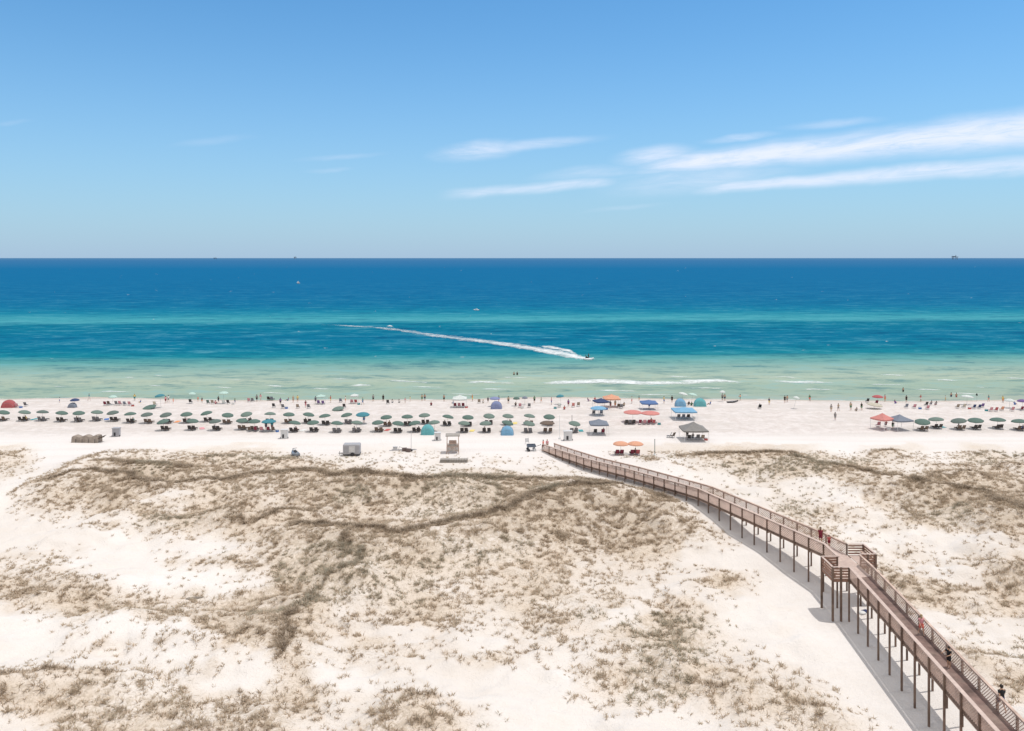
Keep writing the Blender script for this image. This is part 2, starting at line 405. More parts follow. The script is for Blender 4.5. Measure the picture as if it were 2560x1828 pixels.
# ------------------------------------------------------------------ ground
def axis(stops):
    out = []
    for (a, b, st) in stops: out += list(np.arange(a, b, st))
    return np.array(out + [stops[-1][1]])
gx = np.concatenate([-np.geomspace(100000, 125, 60)[:-1], axis([(-125, 125, .42)]), np.geomspace(125, 100000, 60)[1:]])
gy = axis([(-60, 40, 4), (40, 50, .8), (50, 130, .36), (130, 205, .8), (205, 290, 6)])
GXX, GYY = np.meshgrid(gx, gy)
GZ = terrain(GXX.ravel(), GYY.ravel())
far = np.abs(GXX.ravel()) > 300
GZ = np.where(far, np.minimum(GZ, .6), GZ)
vg, cr = veg(GXX.ravel(), GYY.ravel(), GZ)
m, t, b = base_mat('dune_sand')
at_ = t.new('ShaderNodeAttribute', attribute_name='cover'); cover = at_.outputs['Fac']
geo = t.new('ShaderNodeNewGeometry'); P = geo.outputs['Position']
sx = t.new('ShaderNodeSeparateXYZ'); t.put(sx.inputs[0], P)
warp = t.new('ShaderNodeVectorMath', operation='ADD')
nw = t.new('ShaderNodeTexNoise'); t.put(nw.inputs['Vector'], P); nw.inputs['Scale'].default_value = .9; nw.inputs['Detail'].default_value = 3
sc_ = t.new('ShaderNodeVectorMath', operation='SCALE'); t.put(sc_.inputs[0], nw.outputs[1]); sc_.inputs[3].default_value = 1.6
t.put(warp.inputs[0], P); t.put(warp.inputs[1], sc_.outputs[0])
WP = warp.outputs[0]
big = t.noise(P, .045, 4, .55); mid = t.noise(P, .35, 4, .6); fine = t.noise(WP, 2.6, 4, .65)
sand = t.mix(t.rng(big, .35, .65), (.68, .62, .565), (.77, .725, .685))
sand = t.mix(t.m('MULTIPLY', t.rng(cover, .02, .25, .25, 1), t.rng(mid, .54, .66, 0, .5)), sand, (.58, .505, .43))
duff = t.mix(t.rng(mid, .35, .7), (.43, .35, .265), (.54, .455, .36))
mask = t.rng(t.m('ADD', t.m('MULTIPLY', fine, 1.0), t.m('MULTIPLY', cover, .40)), .64, .76, 0, .75)
mask = t.m('MULTIPLY', mask, t.rng(cover, .05, .5, .1, .95))
c = t.mix(mask, sand, duff)
cream = t.mix(t.m('MULTIPLY', t.rng(cover, .06, .42, 0, 1), t.rng(t.noise(P, .16, 4, .6), .38, .56, .35, 1)), sand, (.655, .56, .465))
c = t.mix(mask, cream, duff)
speck = t.m('MULTIPLY', t.rng(t.noise(WP, 5.5, 3, .7), .59, .65, 0, .8), t.rng(cover, .06, .4, 0, 1))
c = t.mix(speck, c, (.27, .21, .15))
# wet and trodden sand of the beach
yy = sx.outputs[1]; zz = sx.outputs[2]
beach = t.rng(yy, 146, 152)
trod = t.noise(t.mapping(P, (.40, .34, 1)), 1.1, 7, .85)
bs = t.mix(t.rng(trod, .42, .60), (.72, .665, .635), (.585, .52, .48))
tracks = t.rng(t.noise(t.mapping(P, (.03, .22, 1)), 1, 5, .7), .46, .58, 0, .7)
bs = t.mix(tracks, bs, (.59, .54, .50))
clean = t.mix(t.rng(t.noise(t.mapping(P, (.03, .3, 1)), 1, 4, .6), .45, .65, 0, .45), (.745, .70, .67), (.655, .60, .56))
bs = t.mix(t.rng(yy, 150, 156), clean, bs)
c = t.mix(t.m('MULTIPLY', t.rng(yy, 124, 132), t.rng(cover, .0, .15, 1, 0)), c, clean)
c = t.mix(beach, c, bs)
wet = t.rng(t.m('ADD', zz, t.m('MULTIPLY', t.m('SUBTRACT', mid, .5), .25)), -1.1, -1.42)
c = t.mix(t.m('MULTIPLY', wet, .6), c, (.42, .35, .28))
t.put(b.inputs['Base Color'], c); b.inputs['Roughness'].default_value = .95; b.inputs['Specular IOR Level'].default_value = .15
hgt = t.m('ADD', t.m('MULTIPLY', fine, .8), t.m('MULTIPLY', t.noise(P, 7, 3, .6), .4)); hgt = t.m('ADD', hgt, t.m('ADD', t.m('MULTIPLY', mid, 1.2), t.m('MULTIPLY', trod, beach)))
t.put(b.inputs['Normal'], t.bump(hgt, .8, .16))
SAND = m
ground = np_mesh('ground', np.stack([GXX.ravel(), GYY.ravel(), GZ], 1), grid_quads(len(gx), len(gy)), SAND)
a = ground.data.attributes.new('cover', 'FLOAT', 'POINT'); a.data.foreach_set('value', np.clip(vg + .6 * cr, 0, 1).astype(np.float32))
tag(ground, kind='structure')

# ------------------------------------------------------------------ sea
m, t, b = base_mat('sea_water')
geo = t.new('ShaderNodeNewGeometry'); P = geo.outputs['Position']
sx = t.new('ShaderNodeSeparateXYZ'); t.put(sx.inputs[0], P); x_, y_, z_ = sx.outputs
# depth bands, short of the hazy horizon stops, follow the bars along the beach; 1/y makes room for the far ones in one ramp
wv = t.m('MULTIPLY', t.m('SUBTRACT', t.noise(t.mapping(P, (.007, .012, 1)), 1, 4, .6), .5), 40.0)
wv2 = t.m('MULTIPLY', t.m('SUBTRACT', t.noise(t.mapping(P, (.03, .10, 1)), 1, 4, .65), .5), 24.0)
tilt = t.m('MULTIPLY', x_, -.045)
offs = t.m('MULTIPLY', t.m('ADD', wv, wv2), t.rng(y_, 205, 420, .06, 1)); yw = t.m('ADD', t.m('ADD', y_, offs), tilt)
yw = t.m('MAXIMUM', yw, 150.0)
inv = t.m('DIVIDE', 35.5 * F / 400.0, yw)       # 0 at the horizon, 1 at 400 rows below it
def row(py): return (py - HY) / 400.0
sea = [(0.0, (.060,.165,.300)), (row(652), (.025,.135,.290)), (row(672), (.000,.119,.272)), (row(735), (.000,.121,.262)), (row(764), (.000,.133,.258)), (row(780), (.004,.175,.275)),  # first two stops: horizon haze painted into the water colour
       (row(793), (.034,.255,.320)), (row(801), (.052,.285,.345)), (row(809), (.000,.150,.235)), (row(840), (.000,.136,.240)), (row(868), (.000,.145,.235)), (row(886), (.006,.180,.240)),
       (row(900), (.090,.285,.285)), (row(922), (.225,.355,.315)), (row(948), (.345,.415,.335)), (row(966), (.285,.375,.305)), (row(990), (.285,.365,.300)), (row(1003), (.32,.37,.31))]
col = t.ramp(inv, sea)
pat = t.noise(t.mapping(P, (.045, .11, 1)), 1, 6, .72)
pat2 = t.noise(t.mapping(P, (.16, .30, 1)), 1, 5, .75)
pm = t.m('ADD', t.m('MULTIPLY', pat, .65), t.m('MULTIPLY', pat2, .35))
nearness = t.rng(y_, 1500, 400)
col = t.mix(t.m('MULTIPLY', t.rng(pm, .50, .38), t.m('MULTIPLY_ADD', nearness, .55, .35)), col, t.mix(1.0, col, (.40, .58, .72), 'MULTIPLY'))
col = t.mix(t.m('MULTIPLY', t.rng(pm, .52, .64), t.m('MULTIPLY_ADD', nearness, .55, .22)), col, t.mix(t.m('MULTIPLY_ADD', nearness, .3, .15), col, (.16, .40, .48)))
t.n.remove(b)
b = t.new('ShaderNodeBsdfDiffuse'); t.put(b.inputs[0], col)
gl = t.new('ShaderNodeBsdfGlossy'); gl.inputs['Roughness'].default_value = .35
fr = t.new('ShaderNodeFresnel'); fr.inputs[0].default_value = 1.33
mxs = t.new('ShaderNodeMixShader'); t.put(mxs.inputs[0], t.m('MULTIPLY', fr.outputs[0], .035))
t.l.new(b.outputs[0], mxs.inputs[1]); t.l.new(gl.outputs[0], mxs.inputs[2]); t.l.new(mxs.outputs[0], t.n['Material Output'].inputs[0])
wvh = t.m('ADD', t.m('MULTIPLY', t.noise(t.mapping(P, (.35, .9, 1)), 1, 4, .6), 1.0), t.m('MULTIPLY', t.noise(t.mapping(P, (.08, .25, 1)), 1, 3, .6), 1.5))
nb_ = t.bump(wvh, .35, .5); t.put(b.inputs['Normal'], nb_); t.put(gl.inputs['Normal'], nb_)
WATER = m
wx_ = np.concatenate([-np.geomspace(120000, 180, 50)[:-1], np.arange(-180, 180, 1.5), np.geomspace(180, 120000, 50)])
wy_ = np.concatenate([np.arange(190, 330, .8), np.geomspace(330, 900, 160), np.geomspace(900, 150000, 90)[1:]])
WX, WY = np.meshgrid(wx_, wy_); WXf, WYf = WX.ravel(), WY.ravel()
def swell(x, y):
    fade = np.clip((900 - y) / 500, 0, 1) * np.clip((y - 198) / 12, .15, 1) * np.clip((400 - np.abs(x)) / 150, 0, 1)
    s = .10 * np.sin(y * .42 + 1.6 * fbm(x * .02, y * .02, 71, 2) * 6) + .16 * (fbm(x * .12, y * .35, 73, 3) - .5)
    brk = .35 * np.exp(-((y - 227 - 2.5 * np.sin(x * .05)) / 1.6) ** 2) * np.clip(fbm(x * .03, y * 0, 75, 2) * 2.4 - .6, 0, 1)
    return fade * s + brk
WZ = SEA + swell(WXf, WYf)
sea_o = np_mesh('sea', np.stack([WXf, WYf, WZ], 1), grid_quads(len(wx_), len(wy_)), WATER)
tag(sea_o, kind='structure')

# foam
m, t, b = base_mat('sea_foam')
P = t.new('ShaderNodeNewGeometry').outputs['Position']
f_at = t.new('ShaderNodeAttribute', attribute_name='dense').outputs['Fac']
n = t.noise(t.mapping(P, (.30, .40, 1)), 1, 6, .78)
alpha = t.m('MULTIPLY', t.rng(t.m('ADD', n, t.m('MULTIPLY', f_at, .46)), .64, .98, 0, 1), .88)
b.inputs['Base Color'].default_value = (.80, .84, .84, 1); b.inputs['Roughness'].default_value = .7
tr = t.new('ShaderNodeBsdfTransparent'); mx = t.new('ShaderNodeMixShader')
t.put(mx.inputs[0], alpha); t.l.new(tr.outputs[0], mx.inputs[1]); t.l.new(b.outputs[0], mx.inputs[2]); t.l.new(mx.outputs[0], t.n['Material Output'].inputs[0])
FOAM = m
def foam_patches(name, polys, label, cat=None, wfrac=.5):
    """each patch: centre line in the photograph (px, py, half height rows, density) laid on the water"""
    Vv, Q, A = [], [], []
    for pts in polys:
        base = len(Vv); NS = 7; n = len(pts); K = 14
        dense = []
        for i in range(n - 1):
            for k in range(K + (i == n - 2)):
                s = k / K; dense.append([pts[i][j] + (pts[i+1][j] - pts[i][j]) * s for j in range(4)])
        for i, (px, py, hh, dn) in enumerate(dense):
            jit = 1 + .5 * (float(fbm(np.array([px * .05]), np.array([py]), 77, 3)[0]) - .5)
            for j in range(NS):
                q = py - hh * jit + 2 * hh * jit * j / (NS - 1)
                d = (CAMZ - SEA) * F / (q - HY); x = (px - CX) * d / F
                e = 1 - abs(2 * j / (NS - 1) - 1) ** 2
                end = min(1, min(i, len(dense) - 1 - i) / (K * .6))
                z = SEA + float(swell(np.array([x]), np.array([d]))[0]) + .05 + .06 * e * end
                Vv.append((x, d, z)); A.append(dn * e * (.35 + .65 * end))
        m_ = len(dense)
        for i in range(m_ - 1):
            for j in range(NS - 1):
                a0 = base + i * NS + j; Q.append((a0, a0 + NS, a0 + NS + 1, a0 + 1))
    o = np_mesh(name, np.array(Vv), np.array(Q), FOAM)
    at2 = o.data.attributes.new('dense', 'FLOAT', 'POINT'); at2.data.foreach_set('value', np.array(A, np.float32))
    return tag(o, label, cat, kind='stuff')
br = [[(1350,958,1.5,.6),(1400,957,5,.9),(1500,954,6,1.0),(1600,958,5,.9),(1690,958,4,.8),(1740,955,6,1.0),(1790,953,6,1.0),(1860,957,3,.8)],
      [(960,955,1.5,.5),(990,953,3,.8),(1040,957,3,.8),(1090,960,2,.6)], [(1150,960,2,.5),(1200,956,3.5,.9),(1285,958,3,.8)],
      [(865,966,1,.5),(900,964,3,.8),(935,965,2,.6)], [(650,962,1.5,.5),(690,965,2.5,.8),(720,965,1.5,.6)], [(370,964,1,.5),(392,966,2,.8),(410,966,1,.5)],
      [(1920,946,1.5,.5),(1960,943,2.5,.7),(2000,947,2.5,.6)], [(1925,952,2,.7),(1975,955,4,.9),(2030,956,4.5,.9),(2085,957,2,.7)],
      [(2330,952,1,.4),(2360,951,2.5,.8),(2405,954,2,.6)], [(2510,944,1.5,.5),(2540,946,2.5,.8),(2600,950,2,.8)], [(1850,989,1,.4),(1862,989,2,.8),(1880,989,1,.5)],
      [(2435,967,1,.4),(2450,969,2,.7),(2468,969,1,.4)], [(300,947,1,.3),(320,946,4,.55),(345,946,1,.3)], [(385,938,1,.3),(395,940,3,.55),(410,940,1,.3)]]
for x0, y0, l, h in ((120,968,60,1.5),(520,970,70,1.5),(760,972,80,1.5),(1010,968,120,2),(1180,975,120,1.8),(1460,978,150,2),(1700,972,120,2),(1990,975,110,1.8),(2150,962,120,2),(2270,976,90,1.6),(240,980,90,1.2),(640,984,90,1.2),(1090,986,120,1.3),(1560,987,160,1.4),(2350,985,130,1.3),
                     (1240,945,90,1.3),(1640,942,110,1.5),(2180,938,100,1.3),(820,948,80,1.2),(560,952,60,1.2)):
    br.append([(x0, y0, .3, .3), (x0 + l * .4, y0 - .8, h * 1.2, .78), (x0 + l * .7, y0 + .5, h, .70), (x0 + l, y0, .3, .3)])
sh = []
for x0 in range(-40, 2600, 60):
    q = []
    for dx in (0, 30, 60):
        X0 = (x0 + dx - CX) * 199.5 / F; s = float(shore_y(np.array([X0]))[0]) - .3
        q.append((x0 + dx, HY + 35.5 * F / s, 1.1, .62 if (x0 // 60) % 3 else .35))
    sh.append(q)
for i in range(55):                                                   # whitecaps
    py = 665 + 240 * random.random() ** 1.2; px = random.uniform(0, 2560); l = random.uniform(4, 14) * (py - 560) / 200
    br.append([(px, py, .25, .35), (px + l * .5, py + random.uniform(-.6, .6), .6 + (py - 650) / 300, .52), (px + l, py, .25, .35)])
foam_patches('breaking_foam', br + sh, 'white foam of small waves breaking along the shallows', 'foam')
foam_patches('boat_wake', [[(780,810,1.2,.36),(860,815,2.0,.52),(930,818,2.6,.55),(1000,826,4.4,.60),(1080,838,5.6,.66),(1180,850,6.2,.72),(1270,862,7,.80),(1340,873,8.5,.88),(1400,884,10,.95),(1440,892,7.5,1.0),(1470,898,5,1.05),(1492,898,2,.7)],
     [(1335,865,1,.5),(1375,868,4,.9),(1420,877,5,.95),(1445,887,4,.9)],[(965,816,1,.6),(975,815,2,1.0),(985,817,1,.6)]],
     'long white wake curving behind the water scooter', 'wake')

# ------------------------------------------------------------------ sea oats
m, t, b = base_mat('sea_oat_grass')
ca = t.new('ShaderNodeAttribute', attribute_name='tint').outputs['Fac']
c = t.ramp(ca, [(0, (.25, .19, .135)), (.35, (.50, .405, .305)), (.7, (.72, .60, .47)), (1, (.44, .41, .32))])
t.put(b.inputs['Base Color'], c); b.inputs['Roughness'].default_value = .8; b.inputs['Specular IOR Level'].default_value = .2
tr = t.new('ShaderNodeBsdfTranslucent'); t.put(tr.inputs[0], c); mx = t.new('ShaderNodeMixShader'); mx.inputs[0].default_value = .4
t.l.new(b.outputs[0], mx.inputs[1]); t.l.new(tr.outputs[0], mx.inputs[2]); t.l.new(mx.outputs[0], t.n['Material Output'].inputs[0])
GRASS = m
def grow():
    N = 600000
    y = 48 + 92 * RNG.random(N); x = (RNG.random(N) * 2 - 1) * (8 + y * .70)
    z = terrain(x, y); v, c = veg(x, y, z)
    cl = fbm(x * 1.15 + 3 * fbm(x * .3, y * .3, 5, 2), y * 1.3, 91, 3)          # clumps and the bare runs between them
    worm = 1 - np.abs(fbm(x * 1.3, y * 1.5, 97, 3) - .5) * 9
    p = v ** 1.25 * np.clip((cl - .48) * 14, .03, 1.1) * np.clip(.25 + worm, .05, 1.4) * 1.75 + v * .045 + c * .85
    l1 = np.exp(-((fbm(x * .16, y * .21, 111, 3) - .5) / .011) ** 2) + np.exp(-((fbm(x * .24 + 40, y * .3, 117, 3) - .47) / .010) ** 2)
    p = p + l1 * np.clip(v * 1.5 - .25, 0, .8) * .55
    p = np.where(v + c < .03, 0, p)
    wgt = (8 + y * .70) / (8 + 140 * .70)                                     # even density per square metre
    keep = RNG.random(N) < p * wgt * 1.0
    x, y, z, v, c = x[keep], y[keep], z[keep], v[keep], c[keep]; n = len(x)
    nb = 10
    hgt = (.15 + .22 * RNG.random(n) ** 1.5 + .20 * np.clip(c, 0, 1)) * (.8 + .4 * v)
    R = .06 + .14 * RNG.random(n) ** 1.3
    ang = RNG.random((n, nb)) * 2 * PI; rr = RNG.random((n, nb)) ** .6 * R[:, None] * .8
    bx = x[:, None] + np.cos(ang) * rr; by = y[:, None] + np.sin(ang) * rr
    lean = (.5 + 1.1 * RNG.random((n, nb))) * hgt[:, None]; a2 = ang + (RNG.random((n, nb)) - .5) * 1.4
    lx = np.cos(a2) * lean - .08 * hgt[:, None]; ly = np.sin(a2) * lean
    h = hgt[:, None] * (.6 + .6 * RNG.random((n, nb))); wd = .015 + .017 * RNG.random((n, nb))
    wa = RNG.random((n, nb)) * PI; wx = np.cos(wa) * wd; wy = np.sin(wa) * wd
    z0 = z[:, None] - .03 + 0 * bx
    P0 = np.stack([bx - wx, by - wy, z0], -1); P1 = np.stack([bx + wx, by + wy, z0], -1)
    M0 = np.stack([bx + lx * .35 - wx, by + ly * .35 - wy, z0 + h * .65], -1); M1 = np.stack([bx + lx * .35 + wx, by + ly * .35 + wy, z0 + h * .65], -1)
    T0 = np.stack([bx + lx - wx * .3, by + ly - wy * .3, z0 + h], -1); T1 = np.stack([bx + lx + wx * .3, by + ly + wy * .3, z0 + h], -1)
    vv = np.stack([P0, P1, M1, M0, T1, T0], 2).reshape(-1, 3)
    k = np.arange(n * nb) * 6
    q = np.concatenate([np.stack([k, k+1, k+2, k+3], 1), np.stack([k+3, k+2, k+4, k+5], 1)])
    o = np_mesh('dune_grass', vv, q, GRASS, False)
    tint = np.clip(.18 + .75 * RNG.random((n, nb)) - .45 * np.clip(c, 0, 1)[:, None] + .25 * (fbm(x * .1, y * .1, 33, 2)[:, None] - .5), 0, .98)
    green = (fbm(x * .09, y * .09, 37, 2) > .70)[:, None] & (RNG.random((n, nb)) < .4)
    tint = np.where(green, 1.0, tint)
    at3 = o.data.attributes.new('tint', 'FLOAT', 'POINT'); at3.data.foreach_set('value', np.repeat(tint.reshape(-1), 6).astype(np.float32))
    tag(o, 'dry brown sea oats growing in tufts over the white dunes', 'grass', kind='stuff')
    print('TUFTS', n)
grow()

#@@PARTS@@

# ================================================================== boardwalk
WOOD = mat('weathered_pine', (.53, .395, .325), .8, .25, 1.2, dirt=(.38, .30, .26))
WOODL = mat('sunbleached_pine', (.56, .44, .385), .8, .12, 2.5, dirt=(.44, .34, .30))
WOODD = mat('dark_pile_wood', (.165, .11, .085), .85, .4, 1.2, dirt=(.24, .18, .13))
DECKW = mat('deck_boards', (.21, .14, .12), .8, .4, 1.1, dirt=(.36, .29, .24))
WROOT = Vector((30.0, 74.4, 0))
def deckz(y): return float(np.interp(y, [100, 109, 115, 120, 125, 133, 139.7], [4.0, 3.1, 2.5, 1.9, 1.3, .66, .22]))
def wpart(mb, name, m, parent, **k):
    o = mb.build(name, m, parent, **k); o.location = -WROOT if parent == walk else (0, 0, 0); return o
walk = empty('boardwalk', WROOT)
tag(walk, 'long raised wooden boardwalk with lattice rails crossing the dunes to the beach', 'boardwalk')
stations = []
for k in range(20, 0, -1):
    y = 74.4 - 2.38 * k; x = 31.6 - .075 * 2.38 * k; stations.append(((x, y), (x + 2.2, y), 'n'))
stations += [((31.6, 74.4), (33.8, 75.0), 'n'), ((31.6, 77.1), (33.85, 77.5), 'c'), ((31.6, 80.5), (33.8, 80.6), 'f')]
for k in range(1, 11): t_ = k / 10; stations.append(((31.6 - 8.2 * t_, 80.5 + 19.2 * t_), (33.7 - 8.4 * t_, 81.6 + 18.9 * t_), 'f'))
for k in range(1, 19): t_ = k / 18; stations.append(((23.4 - 17.9 * t_, 99.7 + 40.0 * t_), (25.3 - 17.9 * t_, 100.5 + 40.0 * t_), 'f'))
dk = MB(); dk2 = MB(); rails = [[MB()], [MB()]]; beams = [MB(), MB()]
LAT = {}
def lattice(mb, a, b, za, zb, lo=-.28, hi=.97):
    """diagonal strips clipped to the bay, with a board along the top and the bottom"""
    a = Vector((a[0], a[1], 0)); b = Vector((b[0], b[1], 0)); d = b - a; L = d.length; d /= L; nrm = Vector((d.y, -d.x, 0)); H = hi - lo
    def pt(s, h): q = a + d * s; return Vector((q.x, q.y, za + (zb - za) * s / L + lo + h))
    p = .17
    for sgn in (1, -1):
        k = -H
        while k < L + H:
            pts = []
            s0, h0, s1, h1 = (k, 0, k + H, H) if sgn > 0 else (k + H, 0, k, H)
            (sa, ha), (sb, hb) = ((s0, h0), (s1, h1)) if s0 < s1 else ((s1, h1), (s0, h0))
            if sb > 0 and sa < L:
                if sa < 0: tt = -sa / (sb - sa); ha += (hb - ha) * tt; sa = 0
                if sb > L: tt = (sb - L) / (sb - sa); hb -= (hb - ha) * tt; sb = L
                if sb - sa > .03: mb.bar(pt(sa, ha) + nrm * .008 * sgn, pt(sb, hb) + nrm * .008 * sgn,   .012, .045, up=nrm.cross((pt(sb, hb) - pt(sa, ha)).normalized()))
            k += p * 1.414
    for h, hh in ((0, .14), (H, .09)): mb.bar(pt(0, h), pt(L, h), .04, hh)
for i, (n_, f_, kind) in enumerate(stations):
    zd = deckz(n_[1]); zf = zd
    for side, p in ((0, n_), (1, f_)):
        q = Vector(p); other = Vector(f_ if side == 0 else n_); out = (q - other).normalized()
        q = q + out * .11; g = tz(q.x, q.y)
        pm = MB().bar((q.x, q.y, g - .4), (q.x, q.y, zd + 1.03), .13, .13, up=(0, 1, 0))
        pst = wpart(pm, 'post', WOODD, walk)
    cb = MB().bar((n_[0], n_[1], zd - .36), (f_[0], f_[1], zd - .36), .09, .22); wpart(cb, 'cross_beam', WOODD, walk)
    if i == len(stations) - 1: break
    n2, f2, k2 = stations[i + 1]; z2 = deckz(n2[1])
    L = (Vector(n2) - Vector(n_)).length; m_ = max(1, round(L / .15))
    for j in range(m_):
        a0, a1 = (j + .04) / m_, (j + .96) / m_
        P = lambda A, B, t: Vector((A[0] + (B[0] - A[0]) * t, A[1] + (B[1] - A[1]) * t, zd + (z2 - zd) * t))
        q = [P(n_, n2, a0), P(f_, f2, a0), P(f_, f2, a1), P(n_, n2, a1)]
        up = Vector((0, 0, .0)); dn = Vector((0, 0, -.04))
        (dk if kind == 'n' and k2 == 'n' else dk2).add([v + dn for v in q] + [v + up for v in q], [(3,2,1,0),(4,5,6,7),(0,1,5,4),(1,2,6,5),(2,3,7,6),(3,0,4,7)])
    for side, A, B in ((0, n_, n2), (1, f_, f2)):
        a3 = Vector((A[0], A[1], zd)); b3 = Vector((B[0], B[1], z2))
        beams[side].bar(a3 + Vector((0, 0, -.17)), b3 + Vector((0, 0, -.17)), .05, .24)
        if (side == 0 and kind == 'n' and k2 == 'c') or (side == 1 and kind == 'c'): rails[side].append(MB()); continue
        lm = MB(); lattice(lm, A, B, zd, z2); wpart(lm, 'lattice_panel', WOOD, walk)
        rails[side][-1].bar(a3 + Vector((0, 0, 1.10)), b3 + Vector((0, 0, 1.10)), .30 if side == 0 else .2, .045)
        rails[side][-1].bar(a3 + Vector((0, 0, 1.02)), b3 + Vector((0, 0, 1.02)), .05, .11)
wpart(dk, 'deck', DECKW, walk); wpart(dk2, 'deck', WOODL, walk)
for side in (0, 1):
    for r_ in rails[side]: wpart(r_, 'handrail', WOODL if side == 0 else WOOD, walk)
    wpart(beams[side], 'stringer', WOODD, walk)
# the two seat bays beside the landing
def seat_bay(x0, x1, y0, y1, open_side):
    z = 4.0; d = MB(); n = round((y1 - y0) / .15)
    for j in range(n): d.box(((x0 + x1) / 2, y0 + (j + .5) * (y1 - y0) / n, z - .024), (x1 - x0, (y1 - y0) / n * .92, .04))
    bay = wpart(d, 'seat_bay_deck', WOODL, walk)
    outx = x0 if open_side > 0 else x1
    cs = [(outx, y0), (outx, y1)]; inx = x1 if open_side > 0 else x0
    r = MB(); sl = MB()
    for A, B in (((inx, y0), (outx, y0)), ((outx, y0), (outx, y1)), ((outx, y1), (inx, y1))):
        r.bar((A[0], A[1], z + 1.10), (B[0], B[1], z + 1.10), .18, .045)
        for h in (-.18, .16, .42, .68, .92): sl.bar((A[0], A[1], z + h), (B[0], B[1], z + h), .035, .14 if h > 0 else .26)
    wpart(r, 'seat_bay_handrail', WOODL, walk); wpart(sl, 'seat_bay_slats', mat('red_brown_slats', (.30, .17, .12), .8, .2, 2), walk)
    for c in cs + [((x0 + x1) / 2, y0)]:
        g = tz(*c); wpart(MB().bar((c[0], c[1], g - .4), (c[0], c[1], z + 1.05), .17, .17, up=(0, 1, 0)), 'post', WOODD, walk)
    bn = MB(); sx_ = outx + .28 * open_side
    bn.box((sx_, (y0 + y1) / 2, z + .45), (.36, y1 - y0 - .3, .05))
    for yy_ in (y0 + .4, y1 - .4): bn.box((sx_, yy_, z + .22), (.3, .06, .42))
    wpart(bn, 'bench', WOOD, walk)
seat_bay(30.0, 31.55, 74.45, 77.1, 1)
seat_bay(33.95, 35.5, 77.7, 80.4, -1)
stp = MB()                                                            # steps to the sand
for k in range(3):
    c = Vector((6.4 - .17 * (k + 1), 140.1 + .36 * (k + 1), .12 - .08 * k)); stp.box(c, (2.1, .34, .05), rz=math.atan2(.8, 1.9))
wpart(stp, 'steps', WOOD, walk)

# ================================================================== people
SKIN = [mat('skin_tan', (.50, .30, .20), .55, .06, 6), mat('skin_light', (.62, .40, .30), .55, .06, 6), mat('skin_brown', (.26, .14, .09), .55, .06, 6)]
HAIRM = {'dark': mat('hair_dark', (.03, .022, .018), .6, .2, 20), 'brown': mat('hair_brown', (.10, .06, .035), .6, .2, 20), 'fair': mat('hair_fair', (.36, .26, .14), .6, .2, 20)}
def cloth(name, c): return mat('cloth_' + name, c, .85, .12, 5, trans=.0)
CLOTH = {k: cloth(k, v) for k, v in dict(white=(.72,.72,.70), black=(.02,.02,.022), navy=(.03,.045,.12), blue=(.08,.18,.45), teal=(.05,.30,.33), red=(.50,.12,.11), pink=(.70,.33,.36),
         grey=(.28,.28,.28), maroon=(.22,.03,.05), green=(.10,.24,.14), orange=(.75,.30,.12), coral=(.80,.22,.18), yellow=(.75,.60,.20), purple=(.20,.10,.28), tan=(.45,.36,.26)).items()}
def joints(pose):
    J = dict(pel=(0,0,.93), spi=(0,0,1.12), che=(0,.01,1.31), nek=(0,0,1.46), hd0=(0,.015,1.545), hd1=(0,.02,1.645), nos=(0,.115,1.575))
    for s, n in ((-1, 'l'), (1, 'r')):
        J['sh'+n] = (.17*s,0,1.385); J['el'+n] = (.235*s,-.03,1.12); J['wr'+n] = (.25*s,.05,.885); J['pa'+n] = (.25*s,.075,.815)
        J['hi'+n] = (.09*s,0,.87); J['kn'+n] = (.10*s,.02,.48); J['an'+n] = (.10*s,-.03,.085); J['to'+n] = (.115*s,.13,.03)
    if pose == 'walk':
        J.update(knl=(-.09,.20,.50), anl=(-.09,.24,.11), tol=(-.09,.39,.06), knr=(.09,-.07,.49), anr=(.09,-.32,.16), tor=(.09,-.20,.03),
                 ell=(-.22,-.16,1.14), wrl=(-.22,-.12,.90), pal=(-.22,-.09,.83), elr=(.22,.06,1.12), wrr=(.20,.24,.96), par=(.20,.30,.90))
    if pose == 'reach':
        J.update(elr=(.30,.16,1.22), wrr=(.28,.38,1.16), par=(.28,.45,1.14), ell=(-.28,.10,1.16), wrl=(-.22,.32,1.10), pal=(-.21,.39,1.08))
    if pose in ('sit', 'ground'):
        dz = .52 if pose == 'sit' else .80
        for k in ('pel','spi','che','nek','hd0','hd1','nos','shl','shr','ell','elr','wrl','wrr','pal','par','hil','hir'):
            x, y, z = J[k]; J[k] = (x, y - (z - .9) * .28, z - dz)
        for s, n in ((-1,'l'),(1,'r')):
            hz_ = .92 - dz
            if pose == 'sit': J['kn'+n] = (.12*s,.44,hz_+.03); J['an'+n] = (.12*s,.52,.10); J['to'+n] = (.13*s,.67,.04)
            else: J['kn'+n] = (.13*s,.36,.38); J['an'+n] = (.12*s,.62,.08); J['to'+n] = (.13*s,.76,.11)
            J['el'+n] = (.24*s,.02,hz_+.22); J['wr'+n] = (.17*s,.26,hz_+.16); J['pa'+n] = (.16*s,.33,hz_+.14)
    return J
RAD = dict(pel=.125, spi=.112, che=.135, nek=.052, hd0=.078, hd1=.088, nos=.018, sh=.062, el=.042, wr=.028, pa=.036, hi=.092, kn=.058, an=.038, to=.034)
BODY = {}
